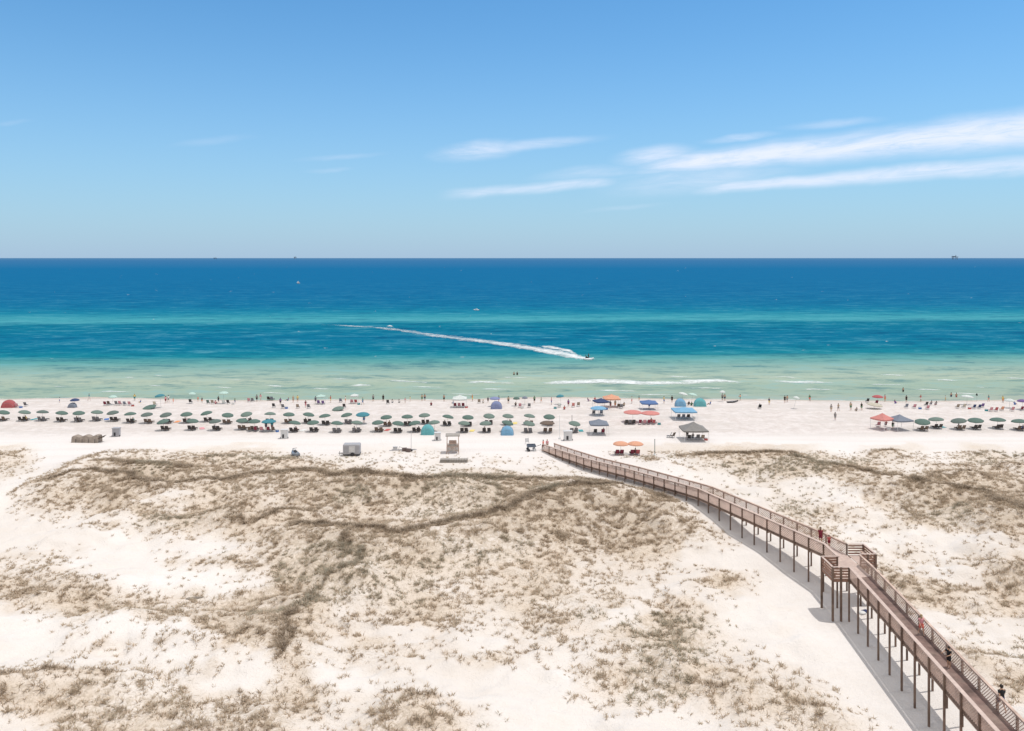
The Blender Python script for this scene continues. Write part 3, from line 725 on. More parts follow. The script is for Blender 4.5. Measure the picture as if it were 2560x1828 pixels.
def body_mesh(pose):
    if pose in BODY: return BODY[pose]
    J = joints(pose); vs, es, rs, ix = [], [], [], {}
    def v(k, p, r): ix[k] = len(vs); vs.append(tuple(p)); rs.append(r); return ix[k]
    for k, p in J.items(): v(k, p, RAD.get(k, RAD.get(k[:2])))
    E = [('pel','spi'),('spi','che'),('che','nek'),('nek','hd0'),('hd0','hd1'),('hd0','nos')]
    for n in 'lr': E += [('che','sh'+n),('sh'+n,'el'+n),('el'+n,'wr'+n),('wr'+n,'pa'+n),('pel','hi'+n),('hi'+n,'kn'+n),('kn'+n,'an'+n),('an'+n,'to'+n)]
    es = [(ix[a], ix[b]) for a, b in E]
    for n, s in (('l',-1),('r',1)):
        w_, p_ = Vector(J['wr'+n]), Vector(J['pa'+n]); d = (p_ - w_).normalized(); sd = d.cross(Vector((s, 0, 0))).normalized()
        for q in range(4):
            ln = (.070, .080, .074, .058)[q]; b0 = p_ + sd * (.03 - .02 * q) + d * .03; b1 = b0 + d * ln * .55; b2 = b1 + d * ln * .4 + Vector((-s * .012, 0, 0))
            i0 = v(f'f{n}{q}0', b0, .010); i1 = v(f'f{n}{q}1', b1, .009); i2 = v(f'f{n}{q}2', b2, .008); es += [(ix['pa'+n], i0), (i0, i1), (i1, i2)]
        t0 = w_ + (p_ - w_) * .45 + sd * .04; t1 = t0 + sd * .022 + d * .035; i0 = v(f't{n}0', t0, .012); i1 = v(f't{n}1', t1, .009); es += [(ix['pa'+n], i0), (i0, i1)]
    me = bpy.data.meshes.new('person_body'); me.from_pydata(vs, es, []); me.update()
    o = bpy.data.objects.new('tmp', me); COL.objects.link(o)
    o.modifiers.new('s', 'SKIN'); lay = me.skin_vertices[0] if me.skin_vertices else None
    if lay is None:
        bpy.context.view_layer.objects.active = o; bpy.ops.mesh.customdata_skin_add(); lay = me.skin_vertices[0]
    for i, r in enumerate(rs):
        wide = 1.25 if i in (ix['pel'], ix['spi'], ix['che']) else 1.0
        lay.data[i].radius = (r * wide, r * (.8 if wide > 1 else 1)); lay.data[i].use_root = (i == ix['pel'])
    o.modifiers.new('d', 'SUBSURF').levels = 1
    dg = bpy.context.evaluated_depsgraph_get(); out = bpy.data.meshes.new_from_object(o.evaluated_get(dg)); out.name = 'person_body'
    bpy.data.objects.remove(o)
    out.polygons.foreach_set('use_smooth', [True] * len(out.polygons))
    BODY[pose] = out; return out
def ell_ring(c, d, rx, ry, n=12, xdir=Vector((1, 0, 0))):
    d = d.normalized(); u = (xdir - d * xdir.dot(d)).normalized(); w_ = d.cross(u)
    return [Vector(c) + u * math.cos(2*PI*k/n) * rx + w_ * math.sin(2*PI*k/n) * ry for k in range(n)]
def make_person(pose, top, bottom, hair, skin, longhair=False):
    J = {k: Vector(p) for k, p in joints(pose).items()}
    root = empty('person'); me = body_mesh(pose).copy(); me.materials.clear(); me.materials.append(SKIN[skin])
    b = bpy.data.objects.new('body', me); COL.objects.link(b); b.parent = root
    if top:
        m_ = MB(); ax = J['nek'] - J['pel']
        m_.rings([ell_ring(J['pel'] + ax * t, ax, rx, ry) for t, rx, ry in ((.02,.185,.135),(.25,.17,.13),(.5,.175,.135),(.72,.19,.14),(.86,.17,.115),(.96,.085,.08))])
        for n in 'lr': d = J['el'+n] - J['sh'+n]; m_.rings([ell_ring(J['sh'+n] + d * t, d, r, r, 8) for t, r in ((-.1,.075),(.2,.078),(.6,.066))])
        m_.build('shirt', CLOTH[top], root, smooth=True)
    if bottom:
        m_ = MB(); ax = J['nek'] - J['pel']
        m_.rings([ell_ring(J['pel'] + ax * t, ax, rx, ry) for t, rx, ry in ((-.18,.13,.11),(-.08,.185,.14),(.10,.18,.14),(.16,.172,.132))])
        for n in 'lr': d = J['kn'+n] - J['hi'+n]; m_.rings([ell_ring(J['hi'+n] + d * t, d, r, r, 8) for t, r in ((-.1,.10),(.3,.108),(.75,.085))])
        m_.build('shorts', CLOTH[bottom], root, smooth=True)
    h = MB(); c = J['hd1'] + Vector((0, -.02, .0)); up = Vector((0, -.25, 1)).normalized()
    prof = [(-.10,.075),(-.05,.102),(.0,.108),(.05,.098),(.085,.066),(.105,.02)]
    if longhair: prof = [(-.28,.05),(-.2,.085)] + prof
    h.rings([ell_ring(c + up * a + Vector((0, -.012 if a < 0 else 0, 0)), up, r, r * 1.02, 10) for a, r in prof])
    h.build('hair', HAIRM[hair], root, smooth=True)
    return root
NP = 0
def person(px, py, pose, top, bottom, label, hair='dark', skin=0, rz=0, scale=1.0, z=None, xy=None, long=False, group=None):
    p = at(px, py) if xy is None else Vector((xy[0], xy[1], z))
    if z is not None: p.z = z
    o = place(('person', pose, top, bottom, hair, skin, long), lambda: make_person(pose, top, bottom, hair, skin, long), p, rz, scale)
    return tag(o, label, 'person', group)

# ================================================================== beach furniture
METAL = mat('grey_metal', (.42, .43, .44), .4, .08, 4, metal=.6); WHITEM = mat('white_painted', (.74, .74, .73), .45, .05, 4)
FABRICS = {}
def fabric(name, c, tr=.25): return mat('fabric_' + name, c, .8, .10, 2.5, trans=tr)
FAB = {k: fabric(k, v) for k, v in dict(green=(.14,.215,.185), sage=(.20,.27,.235), moss=(.16,.205,.185), teal=(.08,.28,.34), white=(.72,.76,.74), mint=(.55,.72,.66), navy=(.06,.09,.20), blue=(.13,.22,.44), skyblue=(.24,.48,.68),
         periwinkle=(.28,.32,.52), red=(.52, .14, .15), coral=(.70,.30,.27), orange=(.76,.42,.28), grey=(.22,.22,.235), slate=(.25,.28,.34), maroon=(.26,.05,.08), black=(.025,.028,.03), aqua=(.18,.52,.55),
         brown=(.20,.15,.12), pink=(.66,.34,.38), purple=(.22,.14,.34), tan=(.40,.33,.26), charcoal=(.075,.07,.07), ash=(.30,.29,.28), cream=(.62,.58,.48)).items()}
def make_umbrella(c, R=1.16, H=2.15, rise=.42, vent=True):
    root = empty('beach_umbrella')
    MB().tube([(0,0,-.3),(0,0,H)], .024, 6).build('pole', METAL if c not in ('green','sage','moss') else WOODL, root)
    m_ = MB(); n = 8; K = 4; rings = []
    for j, (rr, hh) in enumerate(((.03,1.0),(.3,.93),(.62,.68),(.86,.36),(1.0,.04))):
        ring = []
        for k in range(n * K):
            a = 2 * PI * k / (n * K); s = abs(((k % K) / K) * 2 - 1)      # 1 at a rib, 0 between two
            r = R * rr * (1 - .045 * rr * (1 - s)); z = H - rise + rise * hh - .05 * rr * rr * (1 - s) * 0
            ring.append(Vector((r * math.cos(a), r * math.sin(a), z)))
        rings.append(ring)
    under = [[v - Vector((0, 0, .015)) for v in r] for r in reversed(rings)]
    val = [v - Vector((0, 0, .12)) for v in rings[-1]]; val2 = [Vector((v.x * .99, v.y * .99, v.z)) for v in val]
    m_.rings(rings + [val, val2] + under); m_.build('canopy', FAB[c], root)
    f = MB()
    for k in range(n): a = 2 * PI * k / n; f.bar((0, 0, H - .05), (R * math.cos(a) * .97, R * math.sin(a) * .97, H - rise - .03), .012, .012)
    f.build('ribs', METAL, root)
    MB().tube([(0,0,H - .02),(0,0,H + .06)], [.03, .012], 6).build('finial', METAL, root)
    return root
def umbrella(px, py, c, label, R=1.16, H=2.15, tilt=(0, 0), group=None, rz=None):
    o = place(('umb', c, round(R, 2), round(H, 2)), lambda: make_umbrella(c, R, H), at(px, py), rz if rz is not None else (px * .37) % .78, 1.0, tilt)
    return tag(o, label, 'umbrella', group)
def make_chair(c, wood=True):
    root = empty('beach_lounger' if wood else 'beach_chair'); fm = mat('lounger_timber', (.13,.095,.07), .7, .2, 3) if wood else METAL
    W = .62; f = MB()
    for s in (-1, 1):
        f.bar((s * W/2, -.25, .30), (s * W/2, 1.15 if wood else .35, .33), .05, .07)
        f.bar((s * W/2, -.22, .30), (s * W/2, -.58, 1.02), .045, .05)
    for y in ((-.15, .3, 1.1) if wood else (-.15, .3)): f.bar((-W/2, y, .29), (W/2, y, .29), .05, .04)
    f.build('frame', fm, root)
    for s in (-1, 1):
        for y in (-.2, 1.0 if wood else .3): MB().bar((s * W/2, y, -.05), (s * W/2, y, .32), .05, .05, up=(0, 1, 0)).build('leg', fm, root)
    s_ = MB().box((0, .46 if wood else .1, .35), (W - .06, 1.3 if wood else .55, .07)); s_.build('seat', FAB[c], root, bevel=0)
    MB().bar((0, -.24, .36), (0, -.60, 1.06), W - .04, .07, up=(0, .9, .45)).build('backrest', FAB[c], root)
    return root
def chair(px, py, c, label, wood=True, rz=0, dx=0, dy=0, group=None):
    p = at(px, py) + Vector((dx, dy, 0)); p.z = max(tz(p.x, p.y), SEA)
    o = place(('chair', c, wood), lambda: make_chair(c, wood), p, rz); return tag(o, label, 'lounger' if wood else 'beach chair', group)
def make_pavilion(c, W, H, rise, side=None, legc='white'):
    root = empty('canopy_tent'); lm = WHITEM if legc == 'white' else METAL; h = W / 2
    for sx_ in (-1, 1):
        for sy_ in (-1, 1): MB().bar((sx_*h*.97, sy_*h*.97, -.1), (sx_*h*.97, sy_*h*.97, H), .05, .05, up=(0,1,0)).build('leg', lm, root)
    def sq(r, z): 
        pts = []
        for a, b in (((-1,-1),(1,-1)),((1,-1),(1,1)),((1,1),(-1,1)),((-1,1),(-1,-1))):
            for k in range(4): t_ = k / 4; pts.append(Vector(((a[0]+(b[0]-a[0])*t_)*r, (a[1]+(b[1]-a[1])*t_)*r, z - .07 * math.sin(PI*t_) * (r / h))))
        return pts
    R = [sq(.02, H + rise), sq(h * .3, H + rise * .62), sq(h * .65, H + rise * .28), sq(h, H)]
    m_ = MB().rings(R + [sq(h * 1.0, H - .26), sq(h * .992, H - .26)] + [[v - Vector((0,0,.02)) for v in r] for r in reversed(R)])
    m_.build('roof', FAB[c], root)
    tr_ = MB()
    for sx_ in (-1, 1): tr_.bar((sx_*h*.97,-h*.97,H-.1), (sx_*h*.97,h*.97,H-.1), .03, .03); tr_.bar((-h*.97,sx_*h*.97,H-.1), (h*.97,sx_*h*.97,H-.1), .03, .03)
    tr_.build('truss', lm, root)
    if side: MB().box((0, h * .98, H * .55), (W * .96, .02, H * .9)).build('side_panel', FAB[side], root)
    return root
def pavilion(px, py, c, label, W=3.0, H=2.1, rise=.7, side=None, rz=0, group=None):
    o = place(('pav', c, W, H, side), lambda: make_pavilion(c, W, H, rise, side), at(px, py), rz); return tag(o, label, 'canopy tent', group)
def make_dome(c, W, D, H):
    root = empty('beach_tent'); m_ = MB(); rings = []
    for i in range(8):
        t_ = i / 7; a = t_ * PI * .62; y = -D/2 * math.cos(a * 1.0); hh = H * math.sin(min(PI/2, .12 + a * .95)) ; ww = W/2 * (.80 + .2 * math.sin(min(PI/2, a)))
        rings.append([Vector((ww * math.cos(b), y, hh * max(0, math.sin(b)) ** .8)) for b in [PI * k / 12 for k in range(13)]])
    inner = [[Vector((v.x * .985, v.y, v.z * .985)) for v in r] for r in reversed(rings)]
    m_.rings(rings + inner, cap=False)
    k0 = len(m_.v); back = rings[0]; m_.add(back, [tuple(range(len(back)))])
    m_.build('shell', FAB[c], root)
    MB().box((0, 0, .02), (W * .96, D * .9, .03)).build('floor', FAB['slate'], root)
    p = MB()
    for r in (rings[2], rings[5], rings[7]): p.tube([v * 1.01 for v in r], .014, 5)
    p.build('tent_pole', METAL, root)
    return root
def dome(px, py, c, label, W=2.4, D=1.6, H=1.4, rz=0, group=None):
    o = place(('dome', c, W, H), lambda: make_dome(c, W, D, H), at(px, py), rz); return tag(o, label, 'beach tent', group)

ORD = ('first second third fourth fifth sixth seventh eighth ninth tenth eleventh twelfth thirteenth fourteenth fifteenth sixteenth seventeenth eighteenth nineteenth twentieth '
       'twenty-first twenty-second twenty-third twenty-fourth twenty-fifth twenty-sixth twenty-seventh twenty-eighth twenty-ninth thirtieth').split()
rows = {
 'seaward': [(4,1029),(57,1029),(104,1029),(151,1031),(196,1031),(240,1029),(284,1030),(326,1034),(369,1035),(418,1035),(467,1034),(520,1031),(567,1036),(619,1033),(674,1034),(721,1035),
             (768,1035),(814,1039),(870,1036),(967,1042),(1018,1041),(1062,1037),(1116,1041),(1169,1042),(1221,1038),(1268,1039),(1321,1039),(1372,1040)],
 'landward': [(412,1052),(479,1051),(540,1052),(604,1050),(636,1052),(733,1056),(784,1055),(840,1057),(890,1056),(946,1055),(993,1057),(1040,1056),(1087,1055),(1159,1057),(1215,1057),(1264,1055),(1319,1057),(1433,1057)],
 'eastern': [(2306,1052),(2342,1047),(2400,1050),(2440,1049),(2495,1048),(2550,1052)]}
WHERE = {'seaward': 'of the seaward row', 'landward': 'of the landward row', 'eastern': 'beyond the coral canopy'}
LAST = [None]
def make_towel(c):
    o = MB(); K = 8
    top = [[Vector((-.45, -.9 + 1.8 * k / K, .03 + .015 * math.sin(k * 2.1))), Vector((.45, -.9 + 1.8 * k / K, .03 + .015 * math.sin(k * 1.7 + 1))),
            Vector((.45, -.9 + 1.8 * k / K, 0)), Vector((-.45, -.9 + 1.8 * k / K, 0))] for k in range(K + 1)]
    return o.rings(top).build('towel', CLOTH[c], None)
_place = place
def place(*a, **k): LAST[0] = _place(*a, **k); return LAST[0]
for rn, lst in rows.items():
    for i, (px, cy) in enumerate(lst):
        by = cy + (23.5 if rn == 'seaward' else 24.5)
        r_ = random.random(); c = 'green' if r_ < .5 else ('sage' if r_ < .8 else 'moss')
        umbrella(px, by - 1, c, f'green umbrella over two loungers, {ORD[i]} from the left {WHERE[rn]}', R=1.18 if rn != 'eastern' else 1.45,
                 tilt=(random.uniform(-.08, .20), random.uniform(-.20, .20)), group='green rental umbrellas')
        if rn == 'landward' and px in (1087,): continue
        if i % 3 == (1 if rn == 'seaward' else 2):
            top_ = ['red', 'white', 'blue', 'coral', 'yellow', 'black', 'teal', 'pink', 'navy', 'orange'][(i * 7 + len(rn)) % 10]; q = at(px + 1.5, by + .5)
            person(0, 0, 'sit', top_, ['navy', 'maroon', 'black', 'tan'][i % 4], f'person in {top_} sitting under the {ORD[i]} green umbrella {WHERE[rn]}', ['dark', 'fair', 'brown'][i % 3], (i * 5) % 3,
                   xy=(q.x + (.44 if i % 2 else -.44), q.y + .12), z=q.z + .02)
        if i % 4 == 1:
            cc_ = ['red', 'blue', 'white', 'teal', 'pink', 'yellow', 'orange'][(i * 3 + len(rn)) % 7]; q = at(px, by - 1)
            place(('towel', cc_), lambda: make_towel(cc_), (q.x + (1.6 if i % 2 else -1.5), q.y + 1.2, q.z + .02), random.uniform(-.5, .5))
            tag(bpy.context.scene.collection.objects[-1] if 0 else LAST[0], f'{cc_} towel spread by the {ORD[i]} green umbrella {WHERE[rn]}', 'towel', 'towels spread on the sand')
        cc = random.choice(['charcoal', 'charcoal', 'brown', 'grey', 'charcoal'])
        for s, sn in ((-1, 'left'), (1, 'right')):
            chair(px + 1.5, by + .5, cc, f'{sn}-hand dark lounger under the {ORD[i]} green umbrella {WHERE[rn]}', dx=s * .44 + random.uniform(-.05, .05), dy=random.uniform(-.15, .1),
                  rz=random.uniform(-.06, .06), group='loungers under the green umbrellas')
G = 'seats'
# --- things along the waterline, from left to right
dome(22, 1019, 'red', 'red beach tent with its closed back to the dunes at the left end', W=3.2, H=1.75)
chair(44, 1019, 'pink', 'pink folding chair beside the red tent', False)
chair(65, 1016, 'grey', 'pale grey folding chair a step right of the red tent', False)
umbrella(187, 1018, 'navy', 'navy and white umbrella alone by the water above a small blue tent', R=1.0, H=2.0)
dome(181, 1019, 'slate', 'small slate blue tent under the navy umbrella', W=1.9, D=1.3, H=1.1)
umbrella(282, 1012, 'mint', 'white domed umbrella behind a line of folding chairs', R=.95, H=2.2)
for k, (px, py, c) in enumerate([(264,1014,'maroon'),(273,1013,'brown'),(292,1013,'grey'),(301,1013,'pink'),(313,1014,'slate'),(325,1014,'pink')]):
    chair(px, py, c, f'{ {"maroon":"dark red","brown":"brown","grey":"grey","pink":"pink","slate":"slate blue"}[c]} folding chair, {ORD[k]} along the line before the white domed umbrella', False)
umbrella(403, 1019, 'teal', 'tall teal umbrella leaning on a long pole above towels', R=1.1, H=3.1, tilt=(0, -.12))
umbrella(374, 1022, 'green', 'low dark green sunshade lying almost on the sand by the teal umbrella', R=1.5, H=.75, tilt=(.12, -.22))
chair(388, 1014, 'cream', 'cream folding chair left of the leaning teal umbrella pole', False)
person(414, 1008, 'stand', 'pink', 'maroon', 'person in pink standing right of the tall teal umbrella', 'brown', 1)
person(421, 1006, 'walk', 'white', 'grey', 'person in white walking away from the tall teal umbrella', 'dark', 0, rz=.8)
umbrella(478, 1009, 'mint', 'mint umbrella leaning over a single dark chair', R=.85, H=2.7, tilt=(0, .1))
chair(477, 1008, 'charcoal', 'dark chair under the leaning mint umbrella', False)
person(495, 1004, 'stand', 'coral', 'tan', 'child in coral near the mint umbrella', 'fair', 1, scale=.7)
umbrella(559, 1009, 'mint', 'broad white umbrella behind four chairs and a sitting group', R=1.15, H=2.9)
for k, (px, c) in enumerate([(521,'green'),(532,'tan'),(560,'white'),(571,'charcoal')]):
    chair(px, 1010, c, f'{ {"green":"green","tan":"tan","white":"white","charcoal":"dark"}[c]} folding chair of the group before the broad white umbrella', False)
person(546, 1008, 'walk', 'black', 'navy', 'person in black striding through the chairs by the broad white umbrella', 'dark', 0, rz=-.6)
person(539, 1010, 'ground', 'pink', 'maroon', 'person in pink sitting on the sand by the broad white umbrella', 'brown', 1)
chair(623, 1005, 'pink', 'faded pink chair near two lone bathers at the edge of the sand', False)
chair(632, 1005, 'grey', 'grey chair next to the faded pink chair', False)
person(642, 1004, 'stand', 'grey', 'black', 'person in grey beside the grey and pink chairs', 'dark', 2)
chair(672, 1001, 'charcoal', 'black lounger set lowest toward the surf', True)
chair(680, 1001, 'slate', 'slate lounger beside the black one near the surf', True)
person(701, 1013, 'stand', 'purple', 'black', 'tall person in purple standing between two low chairs', 'dark', 2)
chair(685, 1019, 'charcoal', 'dark chair left of the standing person in purple', False)
chair(708, 1021, 'grey', 'pale grey chair right of the standing person in purple', False)
person(733, 1007, 'stand', 'tan', 'tan', 'person in tan at the foam, the left one of two', 'fair', 1)
person(744, 1006, 'stand', 'yellow', 'tan', 'person in yellow at the foam beside the one in tan', 'fair', 1)
person(764, 1020, 'reach', 'maroon', 'pink', 'person in dark red bending over beach chairs', 'brown', 0)
chair(745, 1021, 'tan', 'tan chair at the feet of the person in dark red', False)
chair(772, 1021, 'grey', 'grey chair right of the person in dark red', False)
pavilion(802, 1010, 'mint', 'small white canopy with purple chairs beneath it', W=1.9, H=1.9, rise=.4)
chair(797, 1011, 'purple', 'purple chair on the left below the small white canopy', False)
chair(808, 1012, 'purple', 'purple chair on the right below the small white canopy', False)
person(789, 1009, 'stand', 'navy', 'black', 'person in navy left of the small white canopy', 'dark', 0)
umbrella(846, 1026, 'sage', 'low sage sunshade beside a dark bag of gear', R=1.35, H=.8, tilt=(.1, -.15))
chair(861, 1020, 'charcoal', 'dark chair by the low sage sunshade', False)
chair(852, 1006, 'slate', 'slate chair behind the low sage sunshade', False)
pavilion(886, 1009, 'white', 'bare white frame canopy over pink chairs', W=1.7, H=2.0, rise=.35)
chair(880, 1009, 'pink', 'pink chair on the left under the bare white frame canopy', False)
chair(890, 1009, 'red', 'red chair on the right under the bare white frame canopy', False)
person(933, 1004, 'stand', 'grey', 'black', 'small person in grey standing alone at the surf', 'dark', 0)
umbrella(907, 1059, 'teal', 'large blue teal umbrella standing among the green ones', R=1.4, H=2.3, tilt=(.1, 0))
person(910, 1057, 'stand', 'slate' if 'slate' in CLOTH else 'grey', 'blue', 'person under the large blue teal umbrella', 'brown', 0)
person(958, 1004, 'stand', 'black', 'black', 'person in black far down at the surf', 'dark', 2)
chair(970, 1010, 'charcoal', 'dark low chair of the trio before the surf', False)
person(981, 1007, 'ground', 'white', 'navy', 'person in white sitting next to a dark low chair', 'dark', 0)
person(998, 1007, 'ground', 'white', 'black', 'person in a white top sitting with legs stretched', 'dark', 1)
person(1013, 1008, 'stand', 'pink', 'white', 'child in pink standing near the sitting group', 'brown', 1, scale=.75)
person(1055, 1003, 'stand', 'tan', 'green', 'bather in green trunks, the left one of a pair', 'brown', 0)
person(1062, 1002, 'stand', None, 'navy', 'bather in navy trunks, the right one of a pair', 'dark', 0)
person(1078, 1014, 'ground', 'maroon', 'black', 'person in dark red sitting alone on the sand', 'dark', 0)
person(1110, 1004, 'stand', None, 'black', 'bather in black trunks left of the white pavilion', 'dark', 0)
pavilion(1149, 1018, 'white', 'white pavilion with a pointed roof by the water', W=3.2, H=2.1, rise=.75)
for k, (px, c) in enumerate([(1138,'maroon'),(1148,'pink'),(1158,'maroon')]):
    chair(px, 1018, c, f'{ ["dark red chair on the left", "pink chair in the middle", "dark red chair on the right"][k]} under the white pointed pavilion', False)
chair(1198, 1008, 'tan', 'tan chair between the white pavilion and the blue violet tent', False)
person(1208, 1008, 'ground', 'white', 'tan', 'person in white sitting between the pavilion and the blue violet tent', 'fair', 1)
person(1220, 1007, 'stand', 'navy', 'black', 'person in navy just left of the blue violet tent', 'dark', 0, scale=.8)
umbrella(1237, 1016, 'periwinkle', 'periwinkle umbrella rising behind the blue violet tent', R=1.25, H=2.2)
dome(1241, 1022, 'periwinkle', 'round blue violet tent with its back to the dunes', W=2.6, H=1.7)
person(1271, 1009, 'stand', 'tan', 'black', 'person in tan right of the blue violet tent', 'dark', 0)
person(1285, 937, 'stand', None, 'black', 'bather wading past the breakers, left of two', 'dark', 0, z=-2.3)
person(1293, 937, 'stand', 'black', 'black', 'bather in a black top wading past the breakers', 'dark', 0, z=-2.3)
umbrella(1291, 1015, 'green', 'dark green umbrella above a family at the water', R=.8, H=2.1)
umbrella(1312, 1012, 'slate', 'slate umbrella next to the dark green one at the water', R=.7, H=2.0)
person(1289, 1018, 'sit', 'black', 'grey', 'person in black on a chair under the dark green umbrella', 'dark', 0, z=None)
chair(1300, 1019, 'pink', 'pink chair below the dark green umbrella', False)
chair(1323, 1019, 'grey', 'grey chair right of the pink one below the slate umbrella', False)
person(1336, 1008, 'stand', 'green', 'black', 'person in green and black standing near the slate umbrella', 'dark', 0)
umbrella(1402, 1011, 'teal', 'dark teal umbrella by a pink windbreak', R=.95, H=2.3, tilt=(0, -.1))
chair(1398, 1019, 'white', 'white chair under the dark teal umbrella', False)
person(1411, 1024, 'ground', 'red', 'maroon', 'person in red lying in front of the dark teal umbrella', 'dark', 0)
person(1421, 1017, 'stand', 'purple', 'maroon', 'person in purple right of the dark teal umbrella', 'dark', 0)
chair(1433, 1018, 'coral', 'coral chair beyond the person in purple', False)
chair(1446, 1016, 'tan', 'tan chair at the end beyond the coral one', False)
pavilion(1529, 1017, 'orange', 'orange pavilion at the water with people standing inside', W=3.7, H=2.1, rise=.8)
pavilion(1503, 1023, 'navy', 'navy canopy overlapping the orange pavilion', W=3.0, H=1.9, rise=.6, rz=.3)
person(1526, 1021, 'stand', 'black', 'maroon', 'person in black at the left leg of the orange pavilion', 'dark', 0)
person(1538, 1019, 'stand', 'tan', 'orange', 'person in tan and orange inside the orange pavilion', 'brown', 0)
chair(1546, 1020, 'brown', 'brown chair below the orange pavilion', False)
person(1560, 1018, 'sit', 'tan', 'black', 'person in tan seated right of the orange pavilion', 'dark', 2)
chair(1553, 1021, 'grey', 'grey chair right of the orange pavilion', False)
pavilion(1622, 1023, 'blue', 'blue square tent above the coral umbrellas', W=3.6, H=1.6, rise=.5)
person(1623, 1022, 'stand', 'white', 'blue', 'person in white and blue in front of the blue square tent', 'brown', 0)
umbrella(1496, 1038, 'skyblue', 'pale blue wide umbrella behind the grey pavilion', R=1.75, H=1.9)
chair(1484, 1037, 'grey', 'grey chair on the left under the pale blue umbrella', False); chair(1503, 1037, 'slate', 'slate chair on the right under the pale blue umbrella', False)
pavilion(1497, 1085, 'slate', 'grey blue pavilion standing alone landward of the umbrellas', W=3.5, H=2.15, rise=.75)
person(1509, 1085, 'sit', 'maroon', 'grey', 'person in dark red seated under the grey blue pavilion', 'dark', 0)
chair(1507, 1085, 'maroon', 'dark red chair under the grey blue pavilion', False); chair(1488, 1085, 'charcoal', 'dark chair under the grey blue pavilion', False)
umbrella(1582, 1055, 'coral', 'coral umbrella with loungers in its shade, left of two', R=1.95, H=2.4)
umbrella(1626, 1056, 'coral', 'rose coral umbrella overlapping the coral one, right of two', R=1.95, H=2.3)
for k, (px, c, w_) in enumerate([(1566,'charcoal','dark'),(1575,'grey','grey'),(1584,'charcoal','black'),(1600,'maroon','dark red'),(1611,'pink','pink'),(1622,'maroon','wine red'),(1634,'red','red')]):
    chair(px, 1061, c, f'{w_} lounger, {ORD[k]} of seven in the shade of the coral umbrellas', k < 3)
person(1628, 1059, 'sit', 'red', 'maroon', 'person in red seated below the rose coral umbrella', 'dark', 0)
person(1680, 1007, 'stand', 'black', 'black', 'person in black left of the sky blue dome tent', 'dark', 0)
dome(1701, 1016, 'skyblue', 'sky blue dome tent left of the aqua one', W=2.6, H=1.8)
umbrella(1703, 1009, 'white', 'white umbrella tilted behind the sky blue dome tent', R=1.1, H=2.7, tilt=(.1, .2))
umbrella(1728, 1009, 'mint', 'pale mint umbrella tilted between the two dome tents', R=1.1, H=2.5, tilt=(.05, .2))
person(1722, 1015, 'sit', 'black', 'grey', 'person in black seated between the two dome tents', 'dark', 0)
person(1729, 1014, 'ground', 'green', 'black', 'person in green on the sand between the two dome tents', 'dark', 0)
dome(1750, 1016, 'aqua', 'aqua dome tent right of the sky blue one', W=2.9, H=1.9)
pavilion(1710, 1047, 'skyblue', 'wide pale blue pavilion shading a row of chairs', W=4.6, H=1.9, rise=.6)
for k, (px, c) in enumerate([(1696,'grey'),(1708,'slate'),(1720,'charcoal')]):
    chair(px, 1047, c, f'{["grey chair on the left","slate chair in the middle","dark chair on the right"][k]} under the wide pale blue pavilion', False)
pavilion(1734, 1099, 'ash', 'dark grey pavilion with a peaked roof nearest the dunes', W=4.6, H=2.1, rise=1.25)
person(1718, 1099, 'stand', 'black', 'grey', 'person in black inside the dark grey pavilion', 'dark', 0)
person(1732, 1098, 'sit', 'grey', 'black', 'person in grey seated inside the dark grey pavilion', 'dark', 2)
chair(1722, 1100, 'charcoal', 'dark chair at the left inside the dark grey pavilion', False); chair(1744, 1099, 'grey', 'grey chair in the middle inside the dark grey pavilion', False)
chair(1756, 1100, 'tan', 'tan chair at the right inside the dark grey pavilion', False)
chair(1672, 1094, 'grey', 'folded grey chair left of the dark grey pavilion', False, rz=1.2); chair(1681, 1094, 'brown', 'brown chair leaning next to the folded grey one', False, rz=.6)
umbrella(1806, 1004, 'white', 'lone white umbrella held up by the surf', R=.7, H=2.7)
person(1806, 1001, 'stand', 'grey', 'black', 'person in grey under the lone white umbrella', 'dark', 0); person(1812, 1002, 'stand', 'tan', 'navy', 'person in tan right of the lone white umbrella', 'brown', 0)
chair(1899, 1022, 'black', 'black low chair alone on the open sand', False); person(1899, 1022, 'sit', 'black', 'black', 'person in black seated alone on the open sand', 'dark', 0)
person(1962, 1007, 'stand', 'black', 'black', 'person in black at the edge of the surf', 'dark', 0); person(1968, 1006, 'stand', None, 'grey', 'bather in grey beside the person in black at the surf', 'dark', 0)
umbrella(1984, 1022, 'white', 'white umbrella leaning far out on a thin pole', R=.75, H=2.9, tilt=(0, .28))
person(2078, 1030, 'stand', 'grey', 'tan', 'person in grey, left of the three standing apart', 'dark', 0); person(2096, 1028, 'walk', 'tan', 'grey', 'person in tan walking between the three standing apart', 'brown', 0)
person(2088, 1051, 'walk', 'grey', 'grey', 'person in grey walking up the sand nearest the dunes', 'dark', 2, rz=2.8)
person(2127, 1026, 'stand', 'tan', 'green', 'tall person in tan and green right of the walking one', 'brown', 0, scale=1.1)
person(2154, 1026, 'stand', 'black', 'green', 'person in black standing left of the red umbrellas', 'dark', 0); person(2141, 1028, 'ground', 'grey', 'tan', 'person in grey sitting left of the person in black', 'brown', 0)
umbrella(2194, 1011, 'red', 'red umbrella by the surf beyond the standing bathers', R=1.25, H=2.2)
chair(2168, 1006, 'charcoal', 'dark chair left of the red umbrella by the surf', False); chair(2190, 1011, 'maroon', 'dark red chair under the red umbrella by the surf', False)
umbrella(2185, 1022, 'cream', 'low cream umbrella with a dark edge below the red one', R=1.7, H=1.35, tilt=(.1, .08))
pavilion(2206, 1073, 'coral', 'coral canopy tent beside the grey blue one', W=3.2, H=2.2, rise=1.0, rz=.5)
